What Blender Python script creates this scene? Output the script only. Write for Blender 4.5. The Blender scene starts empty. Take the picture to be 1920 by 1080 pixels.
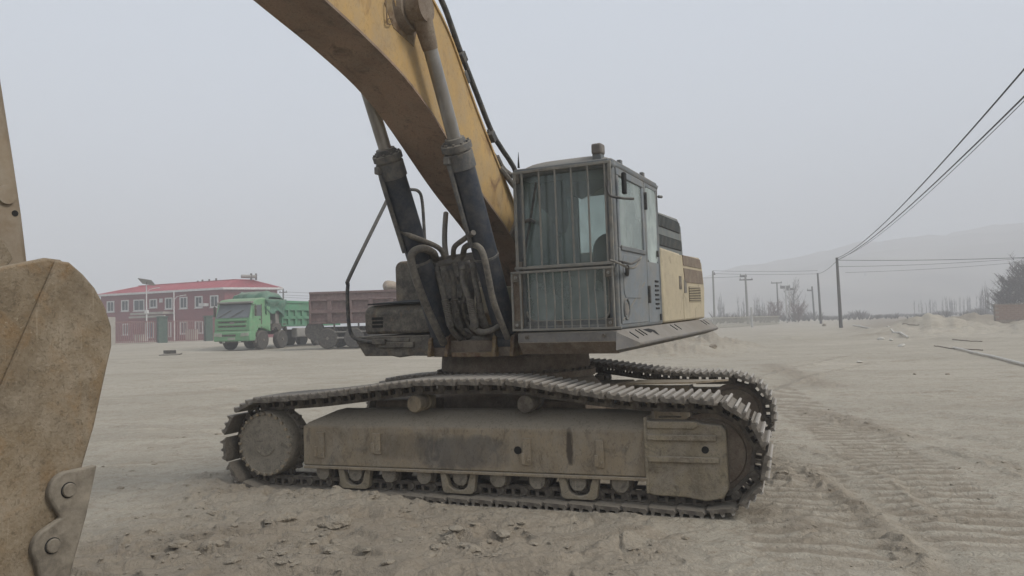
import bpy, math, random
import numpy as np
from mathutils import Vector, Matrix

rad = math.radians
random.seed(7)
scene = bpy.context.scene
col = scene.collection

# ------------------------------------------------------------------ camera, sky, sun, exposure
FOC, CAM_H, PITCH, ROLL = 1385.0, 1.632, 0.049, 0.029      # focal length in pixels of a 1920 wide frame
def rot_x(a):
    c, s = math.cos(a), math.sin(a); return np.array([[1,0,0],[0,c,-s],[0,s,c]])
def rot_y(a):
    c, s = math.cos(a), math.sin(a); return np.array([[c,0,s],[0,1,0],[-s,0,c]])
def rot_z(a):
    c, s = math.cos(a), math.sin(a); return np.array([[c,-s,0],[s,c,0],[0,0,1]])
CR = rot_x(PITCH) @ rot_y(ROLL)                            # columns: right, forward, up
cam_data = bpy.data.cameras.new('camera'); cam = bpy.data.objects.new('camera', cam_data); col.objects.link(cam)
cam_data.sensor_fit = 'HORIZONTAL'; cam_data.sensor_width = 36.0; cam_data.lens = FOC / 1920 * 36.0
cam_data.clip_start = 0.05; cam_data.clip_end = 6000
cam.matrix_world = Matrix(((CR[0,0], CR[0,2], -CR[0,1], 0), (CR[1,0], CR[1,2], -CR[1,1], 0), (CR[2,0], CR[2,2], -CR[2,1], CAM_H), (0,0,0,1)))
scene.camera = cam

SUN_EL, SUN_AZ = rad(42), rad(114)                         # azimuth clockwise from +Y
world = bpy.data.worlds.new('World'); scene.world = world; world.use_nodes = True
wn, wl = world.node_tree.nodes, world.node_tree.links
wn.clear()
sky = wn.new('ShaderNodeTexSky'); sky.sky_type = 'NISHITA'; sky.sun_disc = False
sky.sun_elevation = SUN_EL; sky.sun_rotation = SUN_AZ; sky.air_density = 1.0; sky.dust_density = 6.0; sky.ozone_density = 1.0
hs = wn.new('ShaderNodeHueSaturation'); hs.inputs['Saturation'].default_value = 0.30
flat = wn.new('ShaderNodeMixRGB'); flat.inputs[0].default_value = 0.72; flat.inputs[2].default_value = (5.45, 6.05, 6.95, 1)   # even overcast layer
bg = wn.new('ShaderNodeBackground'); bg.inputs['Strength'].default_value = 0.088
wo = wn.new('ShaderNodeOutputWorld')
wl.new(sky.outputs[0], hs.inputs['Color']); wl.new(hs.outputs[0], flat.inputs[1]); wl.new(flat.outputs[0], bg.inputs['Color']); wl.new(bg.outputs[0], wo.inputs['Surface'])
sun_data = bpy.data.lights.new('sun', 'SUN'); sun_data.energy = 1.5; sun_data.angle = rad(18); sun_data.color = (1.0, 0.95, 0.88)
sun = bpy.data.objects.new('sun', sun_data); col.objects.link(sun)
sd = Vector((math.sin(SUN_AZ)*math.cos(SUN_EL), math.cos(SUN_AZ)*math.cos(SUN_EL), math.sin(SUN_EL)))
sun.rotation_euler = sd.to_track_quat('Z', 'Y').to_euler()
scene.view_settings.view_transform = 'Standard'; scene.view_settings.look = 'None'
scene.view_settings.exposure = 0.74; scene.view_settings.gamma = 1.0; scene.view_settings.use_curve_mapping = False
scene.cycles.volume_bounces = 1
scene.cycles.max_bounces = 6; scene.cycles.transparent_max_bounces = 12
scene.cycles.use_denoising = True; scene.cycles.denoising_prefilter = 'ACCURATE'; scene.cycles.denoising_input_passes = 'RGB_ALBEDO_NORMAL'
scene.cycles.use_adaptive_sampling = False

# ------------------------------------------------------------------ pixel helper (a pixel gives a direction, the distance comes from the place)
def ray(px, py):
    return CR @ np.array([(px-960)/FOC, 1.0, -(py-540)/FOC])
def at(px, py, dist):                                      # point on that ray, dist metres in front of the camera
    d = ray(px, py); p = np.array([0,0,CAM_H]) + d*(dist/d[1]); return Vector(p)

# ------------------------------------------------------------------ numpy gradient noise
_rng = np.random.RandomState(11)
_perm = _rng.permutation(512); _perm = np.concatenate([_perm, _perm]).astype(np.int64)
_g = _rng.uniform(0, 2*math.pi, 512); _gx, _gy = np.cos(_g), np.sin(_g)
def pnoise(x, y):
    xi = np.floor(x).astype(np.int64); yi = np.floor(y).astype(np.int64); fx = x-xi; fy = y-yi
    u = fx*fx*fx*(fx*(fx*6-15)+10); v = fy*fy*fy*(fy*(fy*6-15)+10)
    def g(ix, iy, dx, dy):
        h = _perm[(_perm[ix & 511] + iy) & 511]; return _gx[h]*dx + _gy[h]*dy
    a = g(xi, yi, fx, fy); b = g(xi+1, yi, fx-1, fy); c = g(xi, yi+1, fx, fy-1); d = g(xi+1, yi+1, fx-1, fy-1)
    return (a+(b-a)*u) + ((c+(d-c)*u)-(a+(b-a)*u))*v
def fbm(x, y, octv=4, gain=0.5):
    s = np.zeros_like(x); a = 1.0; f = 1.0
    for i in range(octv):
        s += a*pnoise(x*f+17.3*i, y*f-9.1*i); a *= gain; f *= 2.03
    return s
def sstep(a, b, x):
    t = np.clip((x-a)/(b-a), 0, 1); return t*t*(3-2*t)

# ------------------------------------------------------------------ mesh builder
def vec(p): return Vector(p)
class MB:
    def __init__(self): self.v = []; self.f = []
    def add(self, vs, fs):
        n = len(self.v); self.v += [tuple(p) for p in vs]; self.f += [tuple(i+n for i in f) for f in fs]; return self
    def box(self, x0, x1, y0, y1, z0, z1, M=None):
        vs = [(x, y, z) for x in (x0, x1) for y in (y0, y1) for z in (z0, z1)]
        if M is not None: vs = [M @ Vector(p) for p in vs]
        return self.add(vs, [(0,1,3,2),(4,6,7,5),(0,4,5,1),(2,3,7,6),(0,2,6,4),(1,5,7,3)])
    def beam(self, p0, p1, w, h, up=(0,0,1)):
        p0, p1 = Vector(p0), Vector(p1); d = p1-p0; L = d.length; d.normalize()
        s = d.cross(Vector(up)); s.normalize(); t = s.cross(d)
        M = Matrix((( d.x, s.x, t.x, p0.x), (d.y, s.y, t.y, p0.y), (d.z, s.z, t.z, p0.z), (0,0,0,1)))
        return self.box(0, L, -w/2, w/2, -h/2, h/2, M)
    def prism(self, poly, axis, a, b):                      # poly: 2D points; axis 'x','y','z' extrusion from a to b
        def P(p, t): return {'x': (t, p[0], p[1]), 'y': (p[0], t, p[1]), 'z': (p[0], p[1], t)}[axis]
        n = len(poly); vs = [P(p, a) for p in poly] + [P(p, b) for p in poly]
        fs = [tuple(range(n))[::-1], tuple(range(n, 2*n))] + [(i, (i+1) % n, n+(i+1) % n, n+i) for i in range(n)]
        return self.add(vs, fs)
    def cyl(self, p0, p1, r0, r1=None, n=20, cap=True):
        r1 = r0 if r1 is None else r1
        p0, p1 = Vector(p0), Vector(p1); d = (p1-p0).normalized()
        a = Vector((0,0,1)) if abs(d.z) < .9 else Vector((1,0,0)); s = d.cross(a).normalized(); t = s.cross(d)
        vs = []
        for p, r in ((p0, r0), (p1, r1)):
            for i in range(n):
                w = 2*math.pi*i/n; vs.append(p + s*(r*math.cos(w)) + t*(r*math.sin(w)))
        fs = [(i, (i+1) % n, n+(i+1) % n, n+i) for i in range(n)]
        if cap: fs += [tuple(range(n))[::-1], tuple(range(n, 2*n))]
        return self.add(vs, fs)
    def lathe(self, prof, p, axis, n=28):                   # prof: (radius, along) pairs
        p = Vector(p); d = Vector(axis).normalized()
        a = Vector((0,0,1)) if abs(d.z) < .9 else Vector((1,0,0)); s = d.cross(a).normalized(); t = s.cross(d)
        vs = []; m = len(prof)
        for r, h in prof:
            for i in range(n):
                w = 2*math.pi*i/n; vs.append(p + d*h + s*(r*math.cos(w)) + t*(r*math.sin(w)))
        fs = [(k*n+i, k*n+(i+1) % n, (k+1)*n+(i+1) % n, (k+1)*n+i) for k in range(m-1) for i in range(n)]
        fs += [tuple(range(n))[::-1], tuple(range((m-1)*n, m*n))]
        return self.add(vs, fs)
    def tube(self, path, r, n=8, cap=True):
        P = [Vector(p) for p in path]; m = len(P); vs = []; s = None
        for k in range(m):
            d = (P[min(k+1, m-1)]-P[max(k-1, 0)]).normalized()
            if s is None:
                a = Vector((0,0,1)) if abs(d.z) < .9 else Vector((1,0,0)); s = d.cross(a).normalized()
            else:
                s = (s - d*s.dot(d)).normalized()
            t = s.cross(d); rr = r[k] if isinstance(r, (list, tuple)) else r
            for i in range(n):
                w = 2*math.pi*i/n; vs.append(P[k] + s*(rr*math.cos(w)) + t*(rr*math.sin(w)))
        fs = [(k*n+i, k*n+(i+1) % n, (k+1)*n+(i+1) % n, (k+1)*n+i) for k in range(m-1) for i in range(n)]
        if cap: fs += [tuple(range(n))[::-1], tuple(range((m-1)*n, m*n))]
        return self.add(vs, fs)
    def mesh(self, name, m=None, smooth=38):
        me = bpy.data.meshes.new(name); me.from_pydata(self.v, [], self.f)
        import bmesh
        b = bmesh.new(); b.from_mesh(me); bmesh.ops.recalc_face_normals(b, faces=b.faces); b.to_mesh(me); b.free()
        if smooth: me.shade_smooth(); me.set_sharp_from_angle(angle=rad(smooth))
        if m: me.materials.append(m)
        return me
    def build(self, name, m, parent=None, M=None, bevel=0, smooth=38):
        return link(name, self.mesh(name, m, smooth), parent, M, bevel)
def link(name, me, parent=None, M=None, bevel=0):
    o = bpy.data.objects.new(name, me); col.objects.link(o)
    if parent is not None: o.parent = parent
    if M is not None: o.matrix_basis = M
    if bevel:
        b = o.modifiers.new('bevel', 'BEVEL'); b.width = bevel; b.segments = 2; b.limit_method = 'ANGLE'; b.angle_limit = rad(35)
        b.harden_normals = False
    return o
def empty(name, loc=(0,0,0), rz=0):
    o = bpy.data.objects.new(name, None); col.objects.link(o); o.location = loc; o.rotation_euler = (0,0,rz); o.empty_display_size = .2
    return o
def tag(o, label, cat, group=None):
    o['label'] = label; o['category'] = cat
    if group: o['group'] = group
    return o
def struct(o, kind='structure'):
    o['kind'] = kind; return o
def spline(pts, n=6):
    P = [Vector(p) for p in pts]; out = []
    for i in range(len(P)-1):
        a, b, c, d = P[max(i-1, 0)], P[i], P[i+1], P[min(i+2, len(P)-1)]
        for k in range(n):
            t = k/n; out.append(0.5*((2*b)+(c-a)*t+(2*a-5*b+4*c-d)*t*t+(3*b-a-3*c+d)*t**3))
    out.append(P[-1]); return out
def rounded(x0, x1, y0, y1, r, n=4, corners=(1,1,1,1)):     # rounded rectangle outline, corners: BL BR TR TL
    out = []
    for k, (cx, cy, a0) in enumerate(((x0, y0, 180), (x1, y0, 270), (x1, y1, 0), (x0, y1, 90))):
        if not corners[k]: out.append((cx, cy)); continue
        ox = cx + (r if cx == x0 else -r); oy = cy + (r if cy == y0 else -r)
        for i in range(n+1):
            w = rad(a0+90*i/n); out.append((ox+r*math.cos(w), oy+r*math.sin(w)))
    return out

# ------------------------------------------------------------------ materials
DUST = (0.30, 0.262, 0.205)
def new_mat(name):
    m = bpy.data.materials.new(name); m.use_nodes = True; nt = m.node_tree; nt.nodes.clear()
    return m, nt.nodes, nt.links
def dusty(name, base, dark=None, dust=0.35, rough=0.7, scale=3.0, rust=None, rust_amt=0.5, top=0.8, bump=0.25, metal=0.0, fine=40.0, stretch=(1,1,1), dustcol=DUST, speck=0.0, stains=(), scratch=0.0, tip=None):
    """paint or metal with blotchy wear, streaks and dust that lies on whatever faces up"""
    m, N, L = new_mat(name)
    out = N.new('ShaderNodeOutputMaterial'); p = N.new('ShaderNodeBsdfPrincipled')
    tc = N.new('ShaderNodeTexCoord'); mp = N.new('ShaderNodeMapping'); mp.inputs['Scale'].default_value = stretch
    L.new(tc.outputs['Object'], mp.inputs['Vector'])
    def noise(sc, det=6, dist=0.0, src=mp):
        n = N.new('ShaderNodeTexNoise'); n.inputs['Scale'].default_value = sc; n.inputs['Detail'].default_value = det; n.inputs['Roughness'].default_value = .62
        n.inputs['Distortion'].default_value = dist; L.new(src.outputs['Vector'], n.inputs['Vector']); return n
    def ramp(n, a, b):
        r = N.new('ShaderNodeMapRange'); r.inputs[1].default_value = a; r.inputs[2].default_value = b; L.new(n.outputs[0], r.inputs[0]); return r
    def mix(fac, a, b):
        x = N.new('ShaderNodeMixRGB')
        for i, s in ((0, fac), (1, a), (2, b)):
            if hasattr(s, 'outputs'): L.new(s.outputs[0], x.inputs[i])
            elif isinstance(s, (int, float)): x.inputs[i].default_value = s
            else: x.inputs[i].default_value = (*s, 1)
        return x
    dark = dark or tuple(c*.55 for c in base)
    c = mix(ramp(noise(scale, 7, .6), .38, .66), base, dark)
    if rust:
        rn = ramp(noise(scale*1.7+.9, 9, 1.2), .60-.2*rust_amt, .78-.2*rust_amt); c = mix(rn, c, rust)
    dn = ramp(noise(scale*2.3+3.1, 8), .42, .70)
    fn = ramp(noise(fine, 4, 0, mp), .40, .75)
    g = N.new('ShaderNodeNewGeometry'); sx = N.new('ShaderNodeSeparateXYZ'); L.new(g.outputs['Normal'], sx.inputs[0])
    up = N.new('ShaderNodeMapRange'); up.inputs[1].default_value = .25; up.inputs[2].default_value = .95; up.inputs[4].default_value = top; L.new(sx.outputs['Z'], up.inputs[0])
    a = N.new('ShaderNodeMath'); a.operation = 'MULTIPLY'; L.new(dn.outputs[0], a.inputs[0]); a.inputs[1].default_value = dust
    b = N.new('ShaderNodeMath'); b.operation = 'MAXIMUM'; L.new(a.outputs[0], b.inputs[0]); L.new(up.outputs[0], b.inputs[1])
    f2 = N.new('ShaderNodeMath'); f2.operation = 'MULTIPLY_ADD'; L.new(fn.outputs[0], f2.inputs[0]); f2.inputs[1].default_value = dust*.45; L.new(b.outputs[0], f2.inputs[2]); f2.use_clamp = True
    c = mix(f2, c, dustcol)
    if speck:
        s1 = ramp(noise(fine*.8, 9, 1.5), .53, .64); s1.inputs[4].default_value = speck; c = mix(s1, c, tuple(x*.38 for x in base))
        s2 = ramp(noise(fine*1.1+7, 9, .8), .60, .70); s2.inputs[4].default_value = speck; c = mix(s2, c, tuple(min(1, x*1.25) for x in dustcol))
    if tip:                                                     # bare metal polished by wear on the outermost edges
        sp_ = N.new('ShaderNodeSeparateXYZ'); L.new(tc.outputs['Object'], sp_.inputs[0]); tm = N.new('ShaderNodeMapRange'); tm.inputs[1].default_value = tip[0]; tm.inputs[2].default_value = tip[1]; tm.inputs[4].default_value = .8; L.new(sp_.outputs['Z'], tm.inputs[0]); c = mix(tm, c, tip[2])
    if scratch:
        for rot, sc_ in (((0,.7,0),(70,70,3.0)), ((0,-.35,.2),(55,55,2.2)), ((.3,1.3,0),(60,60,3.5))):
            m2 = N.new('ShaderNodeMapping'); m2.inputs['Rotation'].default_value = rot; m2.inputs['Scale'].default_value = sc_; L.new(tc.outputs['Object'], m2.inputs['Vector'])
            sn = N.new('ShaderNodeTexNoise'); sn.inputs['Scale'].default_value = 1.0; sn.inputs['Detail'].default_value = 3; sn.inputs['Distortion'].default_value = .3; L.new(m2.outputs[0], sn.inputs['Vector'])
            s3 = ramp(sn, .68, .76); s3.inputs[4].default_value = scratch; c = mix(s3, c, tuple(min(1, x*1.45) for x in dustcol))
    for (cx, cz, rx_, rz_, amt, scol) in stains:               # oil runs and scraped patches with a place of their own
        sp = N.new('ShaderNodeSeparateXYZ'); L.new(tc.outputs['Object'], sp.inputs[0]); nn = noise(7, 6, 1.0, tc if False else mp)
        def math_(op, a_, b_):
            q = N.new('ShaderNodeMath'); q.operation = op
            for i_, v_ in ((0, a_), (1, b_)):
                if isinstance(v_, (int, float)): q.inputs[i_].default_value = v_
                else: L.new(v_, q.inputs[i_])
            return q.outputs[0]
        dx = math_('DIVIDE', math_('SUBTRACT', sp.outputs['X'], cx), rx_); dz = math_('DIVIDE', math_('SUBTRACT', sp.outputs['Z'], cz), rz_)
        dd = math_('ADD', math_('POWER', math_('ABSOLUTE', dx, 0), 2.0), math_('POWER', math_('ABSOLUTE', dz, 0), 4.0))
        dd = math_('ADD', dd, math_('MULTIPLY', math_('SUBTRACT', nn.outputs[0], .5), 2.2))
        mr_ = N.new('ShaderNodeMapRange'); mr_.inputs[1].default_value = 1.0; mr_.inputs[2].default_value = .25; mr_.inputs[3].default_value = 0; mr_.inputs[4].default_value = amt; L.new(dd, mr_.inputs[0]); c = mix(mr_, c, scol)
    L.new(c.outputs[0], p.inputs['Base Color'])
    rr = N.new('ShaderNodeMapRange'); rr.inputs[3].default_value = rough; rr.inputs[4].default_value = .93; L.new(f2.outputs[0], rr.inputs[0]); L.new(rr.outputs[0], p.inputs['Roughness'])
    p.inputs['Metallic'].default_value = metal; p.inputs['Specular IOR Level'].default_value = .3
    if bump:
        bn = noise(fine*1.3, 5); bu = N.new('ShaderNodeBump'); bu.inputs['Strength'].default_value = bump; bu.inputs['Distance'].default_value = .006
        L.new(bn.outputs[0], bu.inputs['Height']); L.new(bu.outputs[0], p.inputs['Normal'])
    L.new(p.outputs[0], out.inputs['Surface']); return m
def plain(name, colr, rough=.7, metal=0, var=.25, scale=6):
    m, N, L = new_mat(name)
    out = N.new('ShaderNodeOutputMaterial'); p = N.new('ShaderNodeBsdfPrincipled'); tc = N.new('ShaderNodeTexCoord')
    n = N.new('ShaderNodeTexNoise'); n.inputs['Scale'].default_value = scale; n.inputs['Detail'].default_value = 5; L.new(tc.outputs['Object'], n.inputs['Vector'])
    r = N.new('ShaderNodeMapRange'); r.inputs[1].default_value = .3; r.inputs[2].default_value = .7; L.new(n.outputs[0], r.inputs[0])
    x = N.new('ShaderNodeMixRGB'); x.inputs[1].default_value = (*[c*(1+var) for c in colr], 1); x.inputs[2].default_value = (*[c*(1-var) for c in colr], 1); L.new(r.outputs[0], x.inputs[0])
    L.new(x.outputs[0], p.inputs['Base Color']); p.inputs['Roughness'].default_value = rough; p.inputs['Metallic'].default_value = metal; p.inputs['Specular IOR Level'].default_value = .3
    L.new(p.outputs[0], out.inputs['Surface']); return m
def glass(name, tint=(.92,.97,.955), dust=.22, gloss=.35):
    m, N, L = new_mat(name)
    out = N.new('ShaderNodeOutputMaterial'); t = N.new('ShaderNodeBsdfTransparent'); t.inputs[0].default_value = (*tint, 1)
    gl = N.new('ShaderNodeBsdfGlossy'); gl.inputs['Roughness'].default_value = .08; gl.inputs[0].default_value = (.8,.85,.85,1)
    fr = N.new('ShaderNodeFresnel'); fr.inputs[0].default_value = 1.5
    mx = N.new('ShaderNodeMixShader'); L.new(fr.outputs[0], mx.inputs[0]); L.new(t.outputs[0], mx.inputs[1]); L.new(gl.outputs[0], mx.inputs[2])
    df = N.new('ShaderNodeBsdfDiffuse'); df.inputs[0].default_value = (.42,.47,.45,1)
    tc = N.new('ShaderNodeTexCoord'); mp = N.new('ShaderNodeMapping'); mp.inputs['Scale'].default_value = (1.2,1.2,1); L.new(tc.outputs['Object'], mp.inputs[0])
    n = N.new('ShaderNodeTexNoise'); n.inputs['Scale'].default_value = 2.2; n.inputs['Detail'].default_value = 6; L.new(mp.outputs[0], n.inputs['Vector'])
    r = N.new('ShaderNodeMapRange'); r.inputs[1].default_value = .3; r.inputs[2].default_value = .75; r.inputs[3].default_value = dust*.4; r.inputs[4].default_value = dust*1.5; L.new(n.outputs[0], r.inputs[0])
    m2 = N.new('ShaderNodeMixShader'); L.new(r.outputs[0], m2.inputs[0]); L.new(mx.outputs[0], m2.inputs[1]); L.new(df.outputs[0], m2.inputs[2])
    L.new(m2.outputs[0], out.inputs['Surface']); return m

BROWN = (.115,.085,.058)
M = {}
M['yellow'] = dusty('worn_yellow_paint', (.46,.30,.115), (.37,.245,.105), dust=.40, speck=.25, scratch=.12, scale=1.6, rust=(.12,.055,.03), rust_amt=.22, top=.55, stretch=(1,1,.6), bump=.15)
M['cream'] = dusty('faded_cream_paint', (.455,.39,.265), (.40,.34,.235), dust=.4, speck=.2, scratch=.25, scale=1.3, rust=(.20,.17,.12), rust_amt=.16, top=.5, bump=.1)
M['under'] = dusty('muddy_brown_steel', (.16,.118,.085), (.095,.07,.052), dust=.5, speck=.4, scale=2.2, top=.6, bump=.5, fine=55)
FR = dict(dust=.75, scale=2.6, rust=(.075,.06,.048), rust_amt=.30, top=.95, bump=.6, stretch=(1,1,.6), speck=.45, fine=45)
M['frame'] = dusty('mud_caked_frame', (.315,.25,.165), (.185,.148,.10), **FR)
M['guard'] = dusty('olive_mud_guard', (.30,.25,.165), (.17,.138,.095), dust=.8, scale=3.4, rust=(.10,.078,.055), rust_amt=.45, top=.95, bump=.7, speck=.55, fine=52, scratch=.25)
M['drum'] = dusty('grey_scuffed_cover', (.265,.235,.185), (.16,.14,.11), dust=.6, scale=4.5, rust=(.09,.075,.06), rust_amt=.4, top=.9, bump=.6, speck=.6, fine=58, scratch=.6)
M['nearframe'] = dusty('mud_caked_frame_with_oil_runs', (.315,.25,.165), (.185,.148,.10), stains=((1.07,.53,.035,.17,.85,(.045,.033,.024)), (.05,.46,.55,.17,.55,(.06,.062,.066)), (-.6,.5,.4,.14,.35,(.085,.07,.055))), **FR)
M['chain'] = dusty('greasy_track_steel', (.085,.07,.055), (.05,.042,.035), dust=.45, scale=5, top=.55, bump=.4, rough=.6)
M['shoe'] = dusty('dusty_shoe_steel', (.125,.108,.088), (.08,.068,.055), dust=.6, scale=6, top=.62, bump=.4, rough=.55, dustcol=(.235,.208,.168), speck=.4, scratch=.3, tip=(.094,.106,(.36,.335,.30)))
M['cab'] = dusty('dark_grey_cab_paint', (.125,.142,.150), (.09,.10,.105), dust=.32, speck=.25, scratch=.15, scale=1.8, rust=(.13,.10,.07), rust_amt=.12, top=.6, bump=.08, rough=.5)
M['cabside'] = dusty('blue_grey_cab_panel', (.165,.188,.205), (.125,.143,.155), dust=.38, speck=.25, scratch=.3, scale=1.8, top=.6, bump=.06, rough=.5)
M['hood'] = dusty('grey_hood_paint', (.145,.165,.165), (.11,.125,.125), dust=.3, scale=2, top=.6, bump=.06)
M['skirt'] = dusty('grey_skirt_paint', (.17,.165,.16), (.11,.10,.092), dust=.4, scale=2, top=.45, bump=.15)
M['platform'] = dusty('dirty_platform_paint', (.085,.078,.068), (.055,.05,.044), dust=.5, speck=.4, scale=2.6, rust=(.15,.10,.06), rust_amt=.3, top=.6, bump=.3)
M['boomunder'] = dusty('brown_scoured_plate', (.30,.205,.145), (.20,.137,.10), dust=.35, scale=1.8, rust=(.075,.052,.042), rust_amt=.35, top=.6, bump=.5, fine=55, speck=.5)
M['cyl'] = dusty('navy_cylinder_paint', (.036,.045,.062), (.024,.029,.040), dust=.16, scale=2.5, top=.5, bump=.1, rough=.45)
M['cylhead'] = dusty('grey_cylinder_head', (.11,.113,.115), (.07,.07,.072), dust=.4, scale=4, top=.6, bump=.2)
M['rod'] = dusty('chrome_rod', (.36,.35,.34), (.24,.23,.215), dust=.25, scale=4, top=.3, bump=.05, rough=.32, metal=.7, stretch=(1,1,.3))
M['hose'] = dusty('dusty_rubber_hose', (.12,.112,.10), (.075,.07,.064), dust=.45, scale=8, top=.5, bump=.3, rough=.75)
M['pipe'] = dusty('dark_pipe', (.045,.048,.052), (.03,.032,.035), dust=.3, scale=6, top=.4, bump=.1, rough=.55)
M['black'] = plain('black_rubber', (.02,.02,.02), .8)
M['dark'] = plain('dark_opening', (.018,.017,.016), .9)
M['bar'] = dusty('grille_bar_paint', (.215,.215,.20), (.15,.148,.138), dust=.5, scale=7, top=.5, bump=.15)
M['rusty'] = dusty('rust_yellow_lug', (.22,.15,.065), (.10,.06,.035), dust=.4, scale=5, rust=(.09,.04,.022), rust_amt=.6, top=.5, bump=.4)
M['bucket'] = dusty('earth_worn_bucket', (.175,.130,.078), (.125,.098,.066), dust=.7, speck=.55, scratch=.30, scale=2.4, rust=(.19,.115,.05), rust_amt=.5, top=.8, bump=.8, fine=62, dustcol=(.27,.225,.165))
M['cutter'] = dusty('bare_cutter_steel', (.135,.115,.088), (.10,.085,.066), dust=.55, scale=4, top=.7, bump=.4, fine=60)
M['arm'] = dusty('brown_dusty_arm', (.23,.175,.115), (.17,.13,.09), dust=.6, scale=1.8, top=.6, bump=.3)
M['glass'] = glass('dusty_cab_glass')
M['seat'] = plain('charcoal_seat', (.022,.024,.026), .85)
M['pale'] = dusty('pale_console', (.20,.215,.20), dust=.3, scale=4, top=.4, bump=.05)
HAZE_DENSITY = 0.0035
# ================================================================== GROUND
GCX, GSN = math.cos(-.358), math.sin(-.358)
def under_uv(x, y):                                         # world -> along-track u, towards-camera v
    dx, dy = x-.027, y-8.43
    return dx*math.cos(.358)-dy*math.sin(.358), -(dx*math.sin(.358)+dy*math.cos(.358))
def seg_dist(x, y, a, b):
    ax, ay = a; bx, by = b; L = math.hypot(bx-ax, by-ay); tx, ty = (bx-ax)/L, (by-ay)/L
    s = (x-ax)*tx+(y-ay)*ty; d = -(x-ax)*ty+(y-ay)*tx; return s, d, L
def base_height(x, y):
    r = np.maximum(y, 0); t = sstep(-.12, .22, x/np.maximum(np.hypot(x, y), 1e-3))
    left = .60*sstep(11, 40, r)+.26*sstep(44, 70, r); right = .34*sstep(18, 70, r)+.28*sstep(75, 140, r)
    return left*(1-t)+right*t
def rough_mask(x, y):
    u, v = under_uv(x, y)
    m = sstep(2.6, 1.2, np.hypot((x+1.5)*.75, (y-4.9)*1.0))
    m = np.maximum(m, .9*np.exp(-(((u+2.3)/.9)**2+((v-1.9)/.7)**2)))
    for a, b, w in CHURN:
        s, d, L = seg_dist(x, y, a, b); e = np.maximum(np.maximum(-s, s-L), 0); m = np.maximum(m, .8*np.exp(-((d/w)**2+(e/w)**2)))
    m = np.maximum(m, .6*sstep(2.4, 1.6, np.abs(v-2.2))*sstep(-3.2, -2.0, u)*sstep(2.6, 1.6, u))
    return m
def gp(px, py):                                             # a pixel on level ground
    d = ray(px, py); t = -CAM_H/d[2]; return (d[0]*t, d[1]*t)
def chain_of(pts, w, h): return [(gp(*a), gp(*b), w, h) for a, b in zip(pts[:-1], pts[1:])]
RUT = chain_of([(1518,884),(1587,937),(1644,970),(1710,1031),(1765,1085)], .085, .045)
RUT += chain_of([(1485,836),(1575,864),(1661,893),(1758,978)], .05, .035)
RUT += chain_of([(1710,803),(1824,823),(1925,846)], .07, .05) + chain_of([(1738,840),(1840,868),(1925,902)], .08, .06) + chain_of([(1815,852),(1925,882)], .05, .04)
RUT += chain_of([(160,950),(270,923),(400,905)], .05, .06) + chain_of([(190,905),(330,885)], .05, .04) + chain_of([(240,1021),(278,1012),(320,1018),(356,1048)], .04, .07)
RUT += chain_of([(1480,730),(1620,742),(1780,735),(1925,748)], .10, .05) + chain_of([(1500,700),(1700,712),(1925,708)], .12, .05)
RUT += chain_of([(170,760),(420,772)], .10, .06) + chain_of([(170,735),(440,740)], .12, .06) + chain_of([(200,800),(410,815)], .08, .05) + chain_of([(180,700),(640,705)], .16, .07)
RUT += chain_of([(700,1000),(860,1010),(1010,1040)], .05, .04) + chain_of([(880,1040),(980,985)], .06, .05) + chain_of([(1040,1060),(1180,1020),(1330,1035)], .06, .05)
RUT += chain_of([(1440,742),(1530,705),(1640,682),(1800,672)], .14, .07) + chain_of([(1420,712),(1500,690),(1600,668),(1740,660)], .16, .07) + chain_of([(1480,770),(1640,770),(1800,782),(1925,800)], .10, .05)
CHURN = [(1534,775,1693,822,.30), (1440,685,1550,725,.5), (1518,884,1758,1080,.16), (1420,960,1540,1000,.25), (880,1040,1010,1000,.30), (1120,1040,1200,1050,.2), (1400,840,1470,900,.3)]
CHURN = [(gp(a, b), gp(c, d), w) for a, b, c, d, w in CHURN]
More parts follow.
